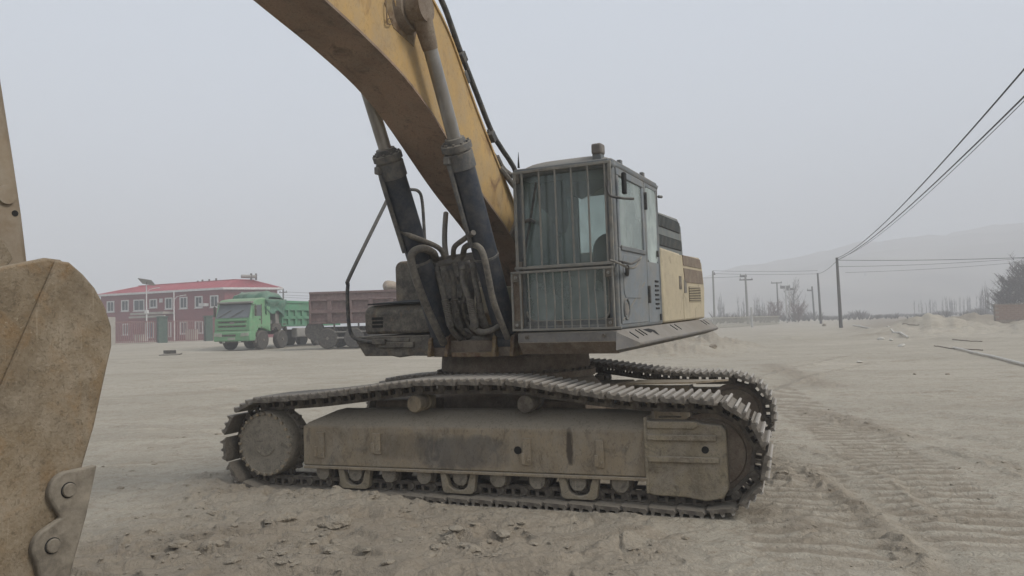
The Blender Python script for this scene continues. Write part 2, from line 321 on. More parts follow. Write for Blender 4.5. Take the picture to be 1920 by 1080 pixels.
def near_detail(x, y):
    """relief of the soil within about 40 m: swells, crumbs, torn edges, cracks, ruts, prints"""
    u, v = under_uv(x, y); rm = rough_mask(x, y); r = np.hypot(x, y); near = sstep(40, 14, r)
    wx, wy = x+.25*pnoise(x*1.1+4, y*1.1), y+.25*pnoise(x*1.1, y*1.1+9)
    z = .045*fbm(x*.55, y*.55, 3)+.020*fbm(wx*1.7, wy*2.6+3, 3)*(.5+rm)
    z += .016*fbm(wx*3.6, wy*4.4, 5, .48)*(.5+.8*rm)
    lump = np.maximum(0, fbm(wx*1.7+7, wy*2.3, 3, .42)-.04)*.10*rm
    shelf = fbm(wx*.9+31, wy*1.7, 2, .4)+.03*pnoise(wx*6, wy*8)+.012*pnoise(wx*15, wy*17); sh = shelf*3.6; fr_ = sh-np.floor(sh); tear = .046*(sstep(0, .20, fr_)-fr_)*(.20+1.1*rm)      # broken crust in low steps
    crumb = sstep(-.25, .35, fbm(x*.7+40, y*1.1, 3)); z += .009*(.5-np.abs(fbm(wx*4+3, wy*5, 4, .5)))*(.35+.9*crumb)*(.6+.6*rm)
    crack = -.012*np.maximum(0, 1-np.abs(pnoise(wx*1.9+55, wy*2.4))*26)*rm
    z = near*(z+lump+tear+crack)
    for a, b, w, h in RUT:
        s, d, L = seg_dist(x, y, a, b); d = d+.05*pnoise(s*3, d*0+2)+.03*pnoise(x*7, y*7)
        m = sstep(-.12, .10, s)*sstep(L+.12, L-.10, s)*(np.abs(d) < 1.5); brk = .35+1.0*np.abs(pnoise(x*2.5, y*2.5)+.5*pnoise(x*6, y*6))
        z = z+m*h*brk*(np.exp(-(d/w)**2)-.8*np.exp(-((d-w*2.2)/(w*1.5))**2))
    wob = sstep(-.5, .3, fbm(x*1.3, y*1.3, 2))
    for a, b in PRINTS:
        s, d, L = seg_dist(x, y, a, b); m = sstep(0, .5, s)*sstep(L, L-.5, s)*sstep(.54, .42, np.abs(d+.10*pnoise(x*3, y*3)))
        ph = (s+.0*d+.04*pnoise(x*5, y*5))*2*math.pi/.225; z = z+m*(.022*np.maximum(0, np.sin(ph))**1.3*(.5+.6*wob)-.010)
    foot = sstep(.42, .30, np.abs(np.abs(v)-1.4))*sstep(2.75, 2.45, np.abs(u))
    bank = sstep(-.1, -.8, u)*sstep(-3.1, -2.5, u)*np.exp(-((v-1.82)/np.where(v < 1.82, .26, .42))**2)
    bank2 = np.exp(-(((u+2.85)/.32)**2+((v-1.35)/.55)**2))
    z = z*(1-foot)+foot*np.minimum(z, .0085*u)
    keep_in = 1-foot*sstep(1.60, 1.50, v)
    return z+keep_in*(.088*bank+.10*bank2)*(.6+.9*np.abs(fbm(x*3.1, y*3.1, 4, .6)))
PRINTS = ((gp(1560,790), gp(1905,1050)), (gp(1440,725), gp(1590,820)), (gp(1480,860), gp(1560,1075)))
def smooth_height(x, y):
    z = base_height(x, y)
    for px, py, dst, hgt, wx_, wy_ in HEAPS:
        e = np.exp(-(((x-px)/wx_)**2+((y-py)/wy_)**2)); z = z+hgt*e*1.05
    return z
def ground_height(x, y):
    z = base_height(x, y); r = np.hypot(x, y); k = np.where(r < 40)[0]
    if len(k): z[k] += near_detail(x[k], y[k])
    k = np.where((r > 14) & (r < 400))[0]
    if len(k): z[k] += (1-sstep(40, 14, r[k]))*(.06*fbm(x[k]*.16, y[k]*.16, 4)+.03*fbm(x[k]*.5, y[k]*.9, 3))*sstep(400, 100, r[k])
    for px, py, dst, hgt, wx_, wy_ in HEAPS:
        k = np.where((np.abs(x-px) < 3*wx_) & (np.abs(y-py) < 3*wy_))[0]
        if len(k):
            xx, yy = x[k], y[k]; z[k] += hgt*np.exp(-(((xx-px)/wx_)**2+((yy-py)/wy_)**2))*(.7+.8*np.abs(fbm(xx*1.4/max(wx_,.5), yy*1.4/max(wx_,.5), 4, .6)))
    k = np.where((y > 34) & (y < 120) & (x > .44*y))[0]                 # rough spoil banks on the open land to the right
    if len(k):
        xx, yy = x[k], y[k]; z[k] += sstep(34, 52, yy)*sstep(120, 80, yy)*sstep(.47, .57, xx/yy)*(1.35*np.abs(fbm(xx*.11+3, yy*.13, 5, .6))+.14*fbm(xx*.8, yy*.8, 3))
    return z
HEAPS = []
for px, py, dst, hgt, wx_, wy_ in ((1290,645,33,.85,2.4,1.4),(1238,652,31,.60,2.0,1.2),(1337,635,37,.80,1.8,1.3),(1655,636,45,.28,2.0,.9),(1480,610,44,.25,3,1.4),(500,672,30,.10,3,1.2),(330,655,48,.22,5,2),(1750,610,50,.5,6,3)):
    d_ = ray(px, py); HEAPS.append((d_[0]/d_[1]*dst, dst, dst, hgt, wx_, wy_))
def turned_or_shade_mask(x, y):                                       # churned soil darker than the dried crust, plus shade painted into print troughs
    t = rough_mask(x, y)
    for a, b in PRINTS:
        s, d, L = seg_dist(x, y, a, b); t = np.maximum(t, 1.0*sstep(0, .5, s)*sstep(L, L-.5, s)*sstep(.54, .42, np.abs(d+.10*pnoise(x*3, y*3)))*sstep(.55, -.2, np.sin((s+.04*pnoise(x*5, y*5))*2*math.pi/.225)))  # troughs between print ridges coloured dark to stand in for their shade
    for a, b, w, h in RUT:
        s, d, L = seg_dist(x, y, a, b); t = np.maximum(t, .5*sstep(-.1, .1, s)*sstep(L+.1, L-.1, s)*np.exp(-((d-w*1.2)/(w*1.4))**2))
    for px, py, dst, hgt, wx_, wy_ in HEAPS[:4]:
        t = np.maximum(t, .8*np.exp(-(((x-px)/wx_)**2+((y-py)/wy_)**2)))
    far_ = sstep(46, 66, y)*sstep(.42, .52, x/np.maximum(y, 1))*sstep(420, 200, y)       # scrubby, untravelled land
    return np.maximum(t, 1.15*far_)
def gz(x, y): return float(ground_height(np.array([x], float), np.array([y], float))[0])

ang = np.concatenate([np.linspace(-180, -52, 24)[:-1], np.linspace(-52, -41, 40)[:-1], np.linspace(-41, 41, 820)[:-1], np.linspace(41, 52, 40)[:-1], np.linspace(52, 180, 24)[:-1]])
rr = [.02, .6, 1.2, 1.8]
while rr[-1] < 12: rr.append(rr[-1]*1.0052)
while rr[-1] < 60: rr.append(rr[-1]*1.011)
while rr[-1] < 770: rr.append(rr[-1]*1.035)
rr = np.array(rr); A, R_ = np.meshgrid(np.radians(ang), rr); GX, GY = (R_*np.sin(A)).ravel(), (R_*np.cos(A)).ravel()
GZ = ground_height(GX, GY)
na, nr = len(ang), len(rr)
idx = np.arange(na*nr).reshape(nr, na); i2 = np.roll(idx, -1, axis=1)
quads = np.stack([idx[:-1], i2[:-1], i2[1:], idx[1:]], -1).reshape(-1, 4)[:, ::-1]
gme = bpy.data.meshes.new('ground')
gme.vertices.add(na*nr); gme.vertices.foreach_set('co', np.stack([GX, GY, GZ], 1).astype(np.float32).ravel())
gme.loops.add(quads.size); gme.loops.foreach_set('vertex_index', quads.ravel().astype(np.int32))
gme.polygons.add(len(quads)); gme.polygons.foreach_set('loop_start', np.arange(0, quads.size, 4, dtype=np.int32))
gme.update(calc_edges=True); gme.validate(); gme.shade_smooth()
# loose, churned soil darker than dried crust; print troughs carry painted shade
att = gme.attributes.new('turned_or_shade', 'FLOAT', 'POINT'); att.data.foreach_set('value', turned_or_shade_mask(GX, GY).astype(np.float32))
def ground_material():
    m, N, L = new_mat('dry_silt_ground')
    out = N.new('ShaderNodeOutputMaterial'); p = N.new('ShaderNodeBsdfPrincipled'); tc = N.new('ShaderNodeTexCoord')
    def noise(sc, det=6, dist=.4, stretch=(1,1,1)):
        mp = N.new('ShaderNodeMapping'); mp.inputs['Scale'].default_value = stretch; L.new(tc.outputs['Object'], mp.inputs[0])
        n = N.new('ShaderNodeTexNoise'); n.inputs['Scale'].default_value = sc; n.inputs['Detail'].default_value = det; n.inputs['Roughness'].default_value = .62; n.inputs['Distortion'].default_value = dist
        L.new(mp.outputs[0], n.inputs['Vector']); return n
    def mr(n, a, b, c=0, d=1):
        r = N.new('ShaderNodeMapRange'); r.inputs[1].default_value = a; r.inputs[2].default_value = b; r.inputs[3].default_value = c; r.inputs[4].default_value = d; L.new(n.outputs[0], r.inputs[0]); return r
    def mix(f, a, b):
        x = N.new('ShaderNodeMixRGB'); L.new(f.outputs[0], x.inputs[0])
        for i, s in ((1, a), (2, b)):
            if hasattr(s, 'outputs'): L.new(s.outputs[0], x.inputs[i])
            else: x.inputs[i].default_value = (*s, 1)
        return x
    c = mix(mr(noise(.22, 7, .8, (.6,1.5,1)), .36, .66), (.405,.368,.300), (.325,.293,.234))
    c = mix(mr(noise(1.3, 8, 1.0, (.7,1.6,1)), .52, .74), c, (.275,.232,.175))
    c = mix(mr(noise(.6, 6, .6, (.4,1.8,1)), .58, .76), c, (.49,.435,.35))
    c = mix(mr(noise(7, 7, .8), .48, .72, 0, .75), c, (.27,.225,.168))
    c = mix(mr(noise(38, 5, .3), .50, .72, 0, .6), c, (.50,.45,.37))
    c = mix(mr(noise(24, 7, 1.2), .56, .70, 0, .6), c, (.21,.172,.125))
    c = mix(mr(noise(.9, 3, .5), .66, .80, 0, .5), c, (.33,.235,.15))
    at_ = N.new('ShaderNodeAttribute'); at_.attribute_name = 'turned_or_shade'
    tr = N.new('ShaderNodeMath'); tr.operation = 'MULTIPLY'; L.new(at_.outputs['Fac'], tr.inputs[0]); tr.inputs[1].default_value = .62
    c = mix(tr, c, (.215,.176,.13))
    L.new(c.outputs[0], p.inputs['Base Color']); p.inputs['Roughness'].default_value = .95; p.inputs['Specular IOR Level'].default_value = .15
    b1 = noise(55, 7, .3); b2 = noise(14, 6, .8); ad = N.new('ShaderNodeMath'); ad.operation = 'MULTIPLY_ADD'; ad.inputs[1].default_value = 2.5; L.new(b2.outputs[0], ad.inputs[0]); L.new(b1.outputs[0], ad.inputs[2])
    bu = N.new('ShaderNodeBump'); bu.inputs['Strength'].default_value = .9; bu.inputs['Distance'].default_value = .016; L.new(ad.outputs[0], bu.inputs['Height']); L.new(bu.outputs[0], p.inputs['Normal'])
    L.new(p.outputs[0], out.inputs['Surface']); return m
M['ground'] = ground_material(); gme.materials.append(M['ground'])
ground = bpy.data.objects.new('ground', gme); col.objects.link(ground); struct(ground)

# loose clods and crumbs of dried mud: nobody could count them
M['clod'] = dusty('dried_mud_clod', (.27,.225,.168), (.20,.165,.122), dust=.4, scale=9, top=.55, bump=.6, fine=70, dustcol=(.33,.285,.22))
ico = [(0,0,1)]+[(.894*math.cos(a), .894*math.sin(a), .447) for a in np.arange(5)*2*math.pi/5]+[(.894*math.cos(a), .894*math.sin(a), -.447) for a in np.arange(5)*2*math.pi/5+math.pi/5]+[(0,0,-1)]
icf = [(0,1+i,1+(i+1) % 5) for i in range(5)]+[(1+i,6+i,1+(i+1) % 5) for i in range(5)]+[(6+i,6+(i+1) % 5,1+(i+1) % 5) for i in range(5)]+[(11,6+(i+1) % 5,6+i) for i in range(5)]
def ico2():
    V = [Vector(v) for v in ico]; F = []; cache = {}
    def mid(a, b):
        k = (min(a,b), max(a,b))
        if k not in cache: V.append(((V[a]+V[b])/2).normalized()); cache[k] = len(V)-1
        return cache[k]
    for a, b, c in icf:
        x, y, z = mid(a,b), mid(b,c), mid(c,a); F += [(a,x,z),(b,y,x),(c,z,y),(x,y,z)]
    return np.array(V), F
IV, IF = ico2(); I1 = np.array(ico)
rs = np.random.RandomState(5)
def clod_verts(x, y, z, s, flatn, fineg):
    V = IV if fineg else I1
    n = 1+.24*rs.uniform(-1, 1, (len(V), 1)); q = rs.normal(size=(3,3)); q, _ = np.linalg.qr(q)
    P = (V*n)*np.array([1, rs.uniform(.6,1), rs.uniform(.5,.9)]); P = P @ q.T; P[:,2] *= flatn
    return P*s+np.array([x, y, z])
vv, ff, off_ = [], [], 0
cand = []
for _ in range(70000):
    x, y = rs.uniform(-5.5, 5.5), rs.uniform(2.6, 13)
    cand.append((x, y, rs.uniform()))
ca = np.array(cand); rmk = rough_mask(ca[:,0], ca[:,1])
cu, cv = under_uv(ca[:,0], ca[:,1]); clus = fbm(ca[:,0]*1.5, ca[:,1]*1.5, 3)
keep = (ca[:,2] < (rmk**1.5*.40+.030)*(.25+2.2*np.maximum(0, clus+.15))) & ~((np.abs(np.abs(cv)-1.4) < .34) & (np.abs(cu) < 2.72))
ca = ca[keep]; zs = ground_height(ca[:,0], ca[:,1])
for (x, y, _), z in zip(ca, zs):
    s = min(.07, .0075*(rs.uniform(.015, 1)**-.60)); fg = s > .024
    P = clod_verts(x, y, z-s*.02, s, rs.uniform(.25,.5), fg); vv.append(P); ff += [tuple(i+off_ for i in f) for f in (IF if fg else icf)]; off_ += len(P)
cm = bpy.data.meshes.new('dirt_clods'); cm.from_pydata(np.concatenate(vv).tolist(), [], ff); cm.materials.append(M['ground']); cat_ = cm.attributes.new('turned_or_shade', 'FLOAT', 'POINT'); cat_.data.foreach_set('value', np.full(len(cm.vertices), .7, np.float32))
crumbs = bpy.data.objects.new('loose_dirt', cm); col.objects.link(crumbs); struct(crumbs, 'stuff'); crumbs['label'] = 'loose clods and crumbs of dried mud on the ground'; crumbs['category'] = 'dirt'
def on_ground(px, py):                                       # march the pixel's ray down to the ground
    d = ray(px, py); t = 2.0
    for _ in range(800):
        p = np.array([0,0,CAM_H])+d*t
        if p[2] <= smooth_height(p[0], p[1]): break
        t *= 1.006
    return p
big_clods = [(528,988,.17,.34,'rounded cracked mud clod, largest of those in front of the rear track end'),(628,990,.16,.34,'layered mud clod lying right of the rounded cracked clod'),(576,1002,.085,.35,'small mud clod between the two largest clods'),(432,1022,.075,.4,'flat pointed chip of dried mud in the left foreground'),(402,1034,.07,.55,'upright mud chip beside the flat pointed chip'),(1545,612,.32,.8,'pale stone near the foot of the dark leaning pole'),(1336,648,.18,.8,'dark stone on the heap just behind the excavator skirt')]
for px, py, s, fl, lab in big_clods:
    p = on_ground(px, py); nsub = clod_verts(0, 0, 0, s, fl, True)
    me = bpy.data.meshes.new('mud_clod'); me.from_pydata(nsub.tolist(), [], IF); me.materials.append(M['clod'] if 'stone' in lab else M['ground'])
    o = bpy.data.objects.new('mud_clod' if 'stone' not in lab else 'stone', me); col.objects.link(o); o.location = (p[0], p[1], gz(p[0], p[1])+s*fl*.25); tag(o, lab, 'clod' if 'stone' not in lab else 'stone')
    ta_ = me.attributes.new('turned_or_shade', 'FLOAT', 'POINT'); ta_.data.foreach_set('value', np.full(len(me.vertices), .75, np.float32))
    sb = o.modifiers.new('sub', 'SUBSURF'); sb.levels = sb.render_levels = 3; sb.subdivision_type = 'SIMPLE'
    tx = bpy.data.textures.new('clod', 'CLOUDS'); tx.noise_scale = s*.35; dm = o.modifiers.new('disp', 'DISPLACE'); dm.texture = tx; dm.strength = s*.34; tx.noise_depth = 4; dm.texture_coords = 'LOCAL'

# ================================================================== FAR HILL
def hill_strip(name, prof, y0, y1, seed):
    px = np.array([p[0] for p in prof]); el = np.array([p[1] for p in prof])
    bx = (np.linspace(prof[0][0], prof[-1][0], 140)-960)/FOC; e = np.interp(bx*FOC+960, px, el)
    vs = []; ny = 22
    for j in range(ny+1):
        t = j/ny; yy = y0+(y1-y0)*t
        for b, h in zip(bx, e):
            x = b*yy; hh = h/FOC*y1*math.sin(min(1, t*1.02)*math.pi/2)**1.3
            n = fbm(np.array([x*.012+seed]), np.array([yy*.012]), 4)[0]
            vs.append((x, yy, .5+max(0, hh*(1+.16*n)) - (1.5 if t == 0 else 0)))
    nb = len(bx); fs = [(j*nb+i, j*nb+i+1, (j+1)*nb+i+1, (j+1)*nb+i) for j in range(ny) for i in range(nb-1)]
    o = MB().add(vs, fs).build(name, M['hill'], smooth=180); struct(o); return o
M['hill'] = plain('bare_hill_earth', (.24,.215,.18), .95, var=.3, scale=.02)
hill_strip('hill', [(1000,0),(1150,28),(1300,72),(1400,92),(1500,103),(1600,120),(1720,134),(1850,146),(2000,156),(2200,140),(2350,60),(2400,0)], 330, 640, 3)
# ================================================================== EXCAVATOR
CEN = np.array([.027, 8.43, 0.0])                           # slewing axis on the ground
PHI, TILT = .44, -.018
_f = np.array([-math.sin(PHI), -math.cos(PHI), 0]); _l = np.array([math.cos(PHI), -math.sin(PHI), 0]); _z = np.array([0,0,1.0])
UF = _f*math.cos(TILT)+_z*math.sin(TILT); UL = _l; UZ = -_f*math.sin(TILT)+_z*math.cos(TILT)
UM = np.stack([UF, UL, UZ], axis=1)
BM = rot_z(-.358) @ rot_y(-.0085)
def mat4(R): return Matrix([[*R[0], 0], [*R[1], 0], [*R[2], 0], [0,0,0,1]])
MU, MBASE = mat4(UM), mat4(BM)
def uF(px, py, F):                                          # pixel -> machine coordinates on the plane "F metres ahead of the slew axis"
    o = UM.T @ (np.array([0,0,CAM_H])-CEN); d = UM.T @ ray(px, py); return Vector(o+d*((F-o[0])/d[0]))
def uL(px, py, Lt):
    o = UM.T @ (np.array([0,0,CAM_H])-CEN); d = UM.T @ ray(px, py); return Vector(o+d*((Lt-o[1])/d[1]))
def tV(px, py, V):
    o = BM.T @ (np.array([0,0,CAM_H])-CEN); d = BM.T @ ray(px, py); return Vector(o+d*((-V-o[1])/d[1]))
ex = empty('excavator', CEN)
tag(ex, 'large tracked excavator with yellow boom, grey cab behind bar grilles and brown muddy tracks', 'excavator')
def up_part(mb, name, m, bevel=0, smooth=38): return mb.build(name, m, ex, MU, bevel, smooth)
def un_part(mb, name, m, bevel=0, smooth=38): return mb.build(name, m, ex, MBASE, bevel, smooth)

# ---------------------------------------------------------------- crawler tracks
NSHOE, PR = 49, .38
XI, XS, ZC = 2.27, -2.20, .49
top_pts = [(XI,.872),(1.687,.888),(1.208,.94),(.85,.995),(.55,1.032),(.1,1.036),(-.4,1.03),(-.825,.985),(-1.56,.908),(XS,.872)]
poly = [(x, .11) for x in np.linspace(XS, XI, 60)]
poly += [(XI+PR*math.sin(a), ZC-PR*math.cos(a)) for a in np.linspace(.05, math.pi-.05, 40)]
poly += [(p.x, p.y) for p in spline([(x, y, 0) for x, y in top_pts], 8)]
poly += [(XS-PR*math.sin(a), ZC+PR*math.cos(a)) for a in np.linspace(.05, math.pi-.05, 40)]
PA = np.array(poly+[poly[0]]); seg = np.hypot(*np.diff(PA, axis=0).T); cum = np.concatenate([[0], np.cumsum(seg)])
def path_at(s):
    s = s % cum[-1]; return np.array([np.interp(s, cum, PA[:,0]), np.interp(s, cum, PA[:,1])])
pitch = cum[-1]/NSHOE
hp = pitch/2
sec = [(-hp-.010,.046),(hp-.030,.056),(hp-.004,.068),(hp+.008,.078),(hp-.004,.088),(hp-.030,.080)]
for cx in (.078, -.004, -.086):
    h = .114 if cx else .106; zb = .076+.03*(cx+.086)/.2316*.6
    sec += [(cx+.019,zb),(cx+.010,h),(cx-.008,h),(cx-.018,zb)]
sec += [(-hp-.010,.062)]
shoe_mb = MB(); ns_ = len(sec)
ys = (-.315, -.285, .285, .315)
for yy in ys:
    cut = .026 if abs(yy) > .3 else 0
    shoe_mb.v += [(max(-hp-.010+cut, min(hp+.008-cut, x)), yy, z) for x, z in sec]
shoe_mb.f = [tuple(range(ns_))[::-1], tuple(range(3*ns_, 4*ns_))]+[(k*ns_+i, k*ns_+(i+1) % ns_, (k+1)*ns_+(i+1) % ns_, (k+1)*ns_+i) for k in range(3) for i in range(ns_)]
shoe_me = shoe_mb.mesh('track_shoe', M['shoe'], 25)
lk = MB()
for yy in (-.10, .10):
    a, b = yy-.019, yy+.019
    lk.box(-hp-.01, hp+.01, a, b, -.046, -.014).box(-hp+.012, hp-.012, a, b, .036, .058)
    lk.box(-hp-.02, -hp+.045, a, b, -.014, .036).box(hp-.045, hp+.02, a, b, -.014, .036).box(-.014, .014, a, b, -.014, .036)
lk.cyl((-hp,-.135,0), (-hp,.135,0), .036, n=12)
link_me = lk.mesh('chain_link', M['chain'])
for side, s0 in ((-1, .03), (1, .11)):
    yc = side*1.40
    pins = MB()
    for k in range(NSHOE):
        p = path_at(k*pitch+s0); pins.cyl((p[0], yc-.075, p[1]), (p[0], yc+.075, p[1]), .03, n=8)
    chain = un_part(pins, 'track_chain', M['chain'])
    chain['label'] = 'nearer muddy track chain with triple-bar shoes' if side < 0 else 'farther track chain, mostly in the dark'
    for k in range(NSHOE):
        a, b = path_at(k*pitch+s0), path_at((k+1)*pitch+s0); t = b-a; t /= np.hypot(*t); n = np.array([t[1], -t[0]]); c = (a+b)/2
        Mx = Matrix(((t[0], 0, n[0], c[0]), (0, 1, 0, yc), (t[1], 0, n[1], c[1]), (0,0,0,1)))
        link('track_shoe', shoe_me, chain, Mx); link('chain_link', link_me, chain, Mx)

    # roller frame, mud lying on its sloping top
    pr = [(1.60,.29),(1.60,.675),(1.565,.715),(1.37,.815),(1.22,.825),(1.18,.70),(1.18,.29)]
    off = [0, .0, .04, .26, .28, .1, 0]
    nx = 24; vs = []; fs = []; m = len(pr)
    for i in range(nx+1):
        for (v, w), o in zip(pr, off):
            x0, x1 = -1.73+o, 1.76; x = x0+(x1-x0)*i/nx
            dz = (.012*pnoise(np.array([x*2.1]), np.array([v*4]))[0] if .7 < w else 0)
            vs.append((x, side*v, w+dz))
    for i in range(nx):
        for j in range(m): fs.append((i*m+j, i*m+(j+1) % m, (i+1)*m+(j+1) % m, (i+1)*m+j))
    fs += [tuple(range(m)), tuple(range(nx*m, (nx+1)*m))]
    fr = MB().add(vs, fs)
    frame = un_part(fr, 'track_frame', M['nearframe' if side < 0 else 'frame'], .012)
    frame['label'] = 'long brown mud-caked roller frame facing the camera' if side < 0 else 'roller frame of the farther track'
    def sub(mb, name, mt, bevel=0, parent=frame): return mb.build(name, mt, parent, None, bevel)
    sub(MB().box(-1.71, 1.755, side*1.19, side*1.625, .262, .288), 'bottom_flange', M['frame'], .004)
    if side < 0:
        for u, w0, w1, wd in ((-1.52,.37,.62,.10), (-.87,.42,.62,.085), (.675,.36,.60,.075), (1.345,.36,.60,.07)):
            pad = sub(MB().box(u-wd/2, u+wd/2, -1.622, -1.598, w0, w1).box(u-wd/2-.012, u-wd/2+.02, -1.632, -1.6, w0+.01, w0+.11).box(u+wd/2-.03, u+wd/2, -1.63, -1.6, w0+.03, w0+.055), 'step_bracket', M['frame'], .005)
        sub(MB().cyl((.585,-1.598,.49), (.585,-1.604,.49), .036, n=18), 'inspection_hole', M['dark'])
    # cover over the idler with its three ribs
    g = MB().prism([(1.745,.16),(1.80,.145),(2.05,.14),(2.22,.115),(2.36,.14),(2.405,.22),(2.405,.69),(2.37,.735),(2.22,.745),(2.17,.765),(1.80,.765),(1.745,.78)], 'y', side*1.47, side*1.615)
    guard = sub(g, 'idler_guard', M['guard'], .012)
    for w0, w1, u1 in ((.455-.025,.455+.02,2.345),(.61,.655,2.33)):
        sub(MB().box(1.765, u1, side*1.612, side*1.645, w0, w1), 'guard_rib', M['guard'], .006)
    sub(MB().prism([(1.765,.705),(2.15,.705),(2.19,.735),(2.17,.765),(1.765,.765)], 'y', side*1.612, side*1.632), 'guard_rib', M['guard'], .006)
    sub(MB().cyl((2.235,side*1.614,.535), (2.235,side*1.620,.535), .03, n=16), 'inspection_hole', M['dark'])
    sub(MB().box(1.735, 1.765, side*1.35, side*1.622, .16, .80), 'guard_rib', M['guard'], .006)
    # hooked tension bracket above the cover
    sub(MB().box(1.83, 2.14, side*1.36, side*1.40, .82, .84).box(1.83, 2.02, side*1.36, side*1.40, .765, .78), 'guide_bracket', M['frame'], .004)
    # lower track guards
    for u in (-1.14, -.02, 1.14):
        U = [(-.185,.262),(-.125,.262),(-.105,.20)]
        U += [(.10*math.cos(a), .175+.07*math.sin(a)) for a in np.linspace(math.pi, 2*math.pi, 9)]
        U += [(.105,.20),(.125,.262),(.185,.262),(.16,.10),(.13,.075),(-.13,.075),(-.16,.10)]
        sub(MB().prism([(u+x, z) for x, z in U], 'y', side*1.535, side*1.60), 'track_guard', M['guard'], .006)
    # bottom rollers
    for i in range(9):
        u = -1.52+i*.378
        ro = MB().lathe([(.05,-.125),(.105,-.12),(.105,-.085),(.085,-.08),(.085,.08),(.105,.085),(.105,.12),(.05,.125)], (u, side*1.40, .215), (0,1,0), 20)
        roller = un_part(ro, 'bottom_roller', M['chain'])
        sub(MB().prism([(u-.075,.262),(u+.075,.262),(u+.075,.20),(u+.058,.17),(u+.03,.145),(u-.03,.145),(u-.058,.17),(u-.075,.20)], 'y', side*1.50, side*1.578), 'roller_collar', M['drum'], .006, roller)
        for du in (-.05, .05): sub(MB().cyl((u+du, side*1.53, .16), (u+du, side*1.53, .19), .014, n=6), 'bolt', M['frame'], 0, roller)
    # carrier rollers
    for u in (-.47, .66):
        ro = MB().lathe([(.03,-.16),(.082,-.155),(.085,-.05),(.07,-.04),(.07,.04),(.085,.05),(.085,.13),(.075,.15),(.02,.152)], (u, side*1.42, .90), (0,side,0), 20)
        cr = un_part(ro, 'carrier_roller', M['frame' if u < 0 else 'chain'])
        sub(MB().box(u-.05, u+.05, side*1.20, side*1.26, .78, .95), 'roller_post', M['frame'], .006, cr)
    # idler wheel
    idl = un_part(MB().lathe([(.05,-.10),(.275,-.10),(.285,-.075),(.318,-.075),(.335,-.08),(.335,.08),(.318,.075),(.285,.075),(.275,.10),(.05,.10)], (XI, side*1.40, ZC), (0,1,0), 48), 'idler_wheel', M['under'])
    sub(MB().box(1.80, 2.30, side*1.40-.13, side*1.40+.13, ZC-.06, ZC+.06), 'idler_yoke', M['under'], .01, idl)
    # sprocket and final drive
    sp = MB()
    nt = 21; prof = []
    for i in range(nt):
        a = 2*math.pi*i/nt; da = 2*math.pi/nt
        for fr_, r in ((0,.335),(.25,.335),(.42,.395),(.58,.395),(.75,.335)): prof.append((XS+r*math.cos(a+fr_*da), ZC+r*math.sin(a+fr_*da)))
    sp.prism(prof, 'y', side*1.40-.03, side*1.40+.03)
    spr = un_part(sp, 'drive_sprocket', M['chain'])
    drum = sub(MB().lathe([(.30,1.30),(.345,1.31),(.345,1.42),(.33,1.44),(.335,1.57),(.325,1.60),(.30,1.605),(.295,1.60),(.13,1.60),(.12,1.608),(.02,1.608)], (XS, 0, ZC), (0,side,0), 48), 'final_drive_cover', M['drum'], 0, spr)
    for i in range(24):
        a = 2*math.pi*i/24; c = (XS+.31*math.cos(a), ZC+.31*math.sin(a))
        sub(MB().cyl((c[0], side*1.598, c[1]), (c[0], side*1.624, c[1]), .017, n=6), 'bolt', M['frame'], 0, spr)
    for i in range(16):
        a = 2*math.pi*i/16; c = (XS+.37*math.cos(a)*.78, ZC+.37*math.sin(a)*.78)
        sub(MB().cyl((c[0], side*1.44, c[1]), (c[0], side*1.29, c[1]), .016, n=6), 'bolt', M['chain'], 0, spr)

# ---------------------------------------------------------------- car body and slewing ring
cb = MB().lathe([(.95,.52),(1.0,.56),(.98,.92),(.86,1.04),(.80,1.06)], (0,0,0), (0,0,1), 24)
for sx in (-1, 1):
    for sy in (-1, 1):
        cb.prism([(sx*.35,sy*.3),(sx*.95,sy*.35),(sx*1.12,sy*1.2),(sx*.62,sy*1.2)], 'z', .50, .90)
body = un_part(cb, 'car_body', M['under'], .02)
ring = un_part(MB().lathe([(.78,1.04),(.90,1.05),(.90,1.115),(.84,1.12),(.84,1.20),(.83,1.30),(.70,1.33)], (0,0,0), (0,0,1), 64), 'slewing_ring', M['under'])
bolt_me = MB().cyl((0,0,0), (0,0,.035), .021, n=6).mesh('ring_bolt', M['chain'])
for i in range(44):
    a = 2*math.pi*i/44; link('ring_bolt', bolt_me, ring, Matrix.Translation((.87*math.cos(a), .87*math.sin(a), 1.112)))
# mud-covered step plate lying between the tracks
def wavy_plate(pts, z, m, parent): return MB().prism(pts, 'z', z-.01, z+.01).build('cover_plate', m, parent)
wavy_plate([(1.15,.5),(1.9,.62),(2.25,.95),(1.2,1.0)], .90, M['frame'], body)

# ---------------------------------------------------------------- upper frame
mf = MB().box(-2.4, 1.02, -.46, .46, 1.335, 1.50).box(-2.6, -.4, -1.38, 1.55, 1.36, 1.52)
deck = up_part(mf, 'main_frame', M['under'], .01)
def usub(mb, name, m, parent, bevel=0, smooth=38): return mb.build(name, m, parent, None, bevel, smooth)
usub(MB().box(.94, 1.10, -.20, .30, 1.335, 1.385), 'front_crossplate', M['rusty'], deck, .008)
for y in (-.47, -.27, .27, .47):
    pl = [(.72,1.34),(1.10,1.34),(1.09,1.40)] + [(.96+.115*math.cos(a), 1.475+.105*math.sin(a)) for a in np.linspace(-.3, math.pi*.9, 9)] + [(.72,1.52)]
    usub(MB().prism(pl, 'y', y-.022, y+.022), 'cylinder_lug', M['rusty'], deck, .008)
for y in (-.33, .33):
    usub(MB().prism([(-.65,1.50),(.42,1.50),(.38,1.75),(.18,2.12),(.0,2.22),(-.2,2.15),(-.5,1.8)], 'y', y-.03, y+.03), 'boom_lug', M['under'], deck, .01)
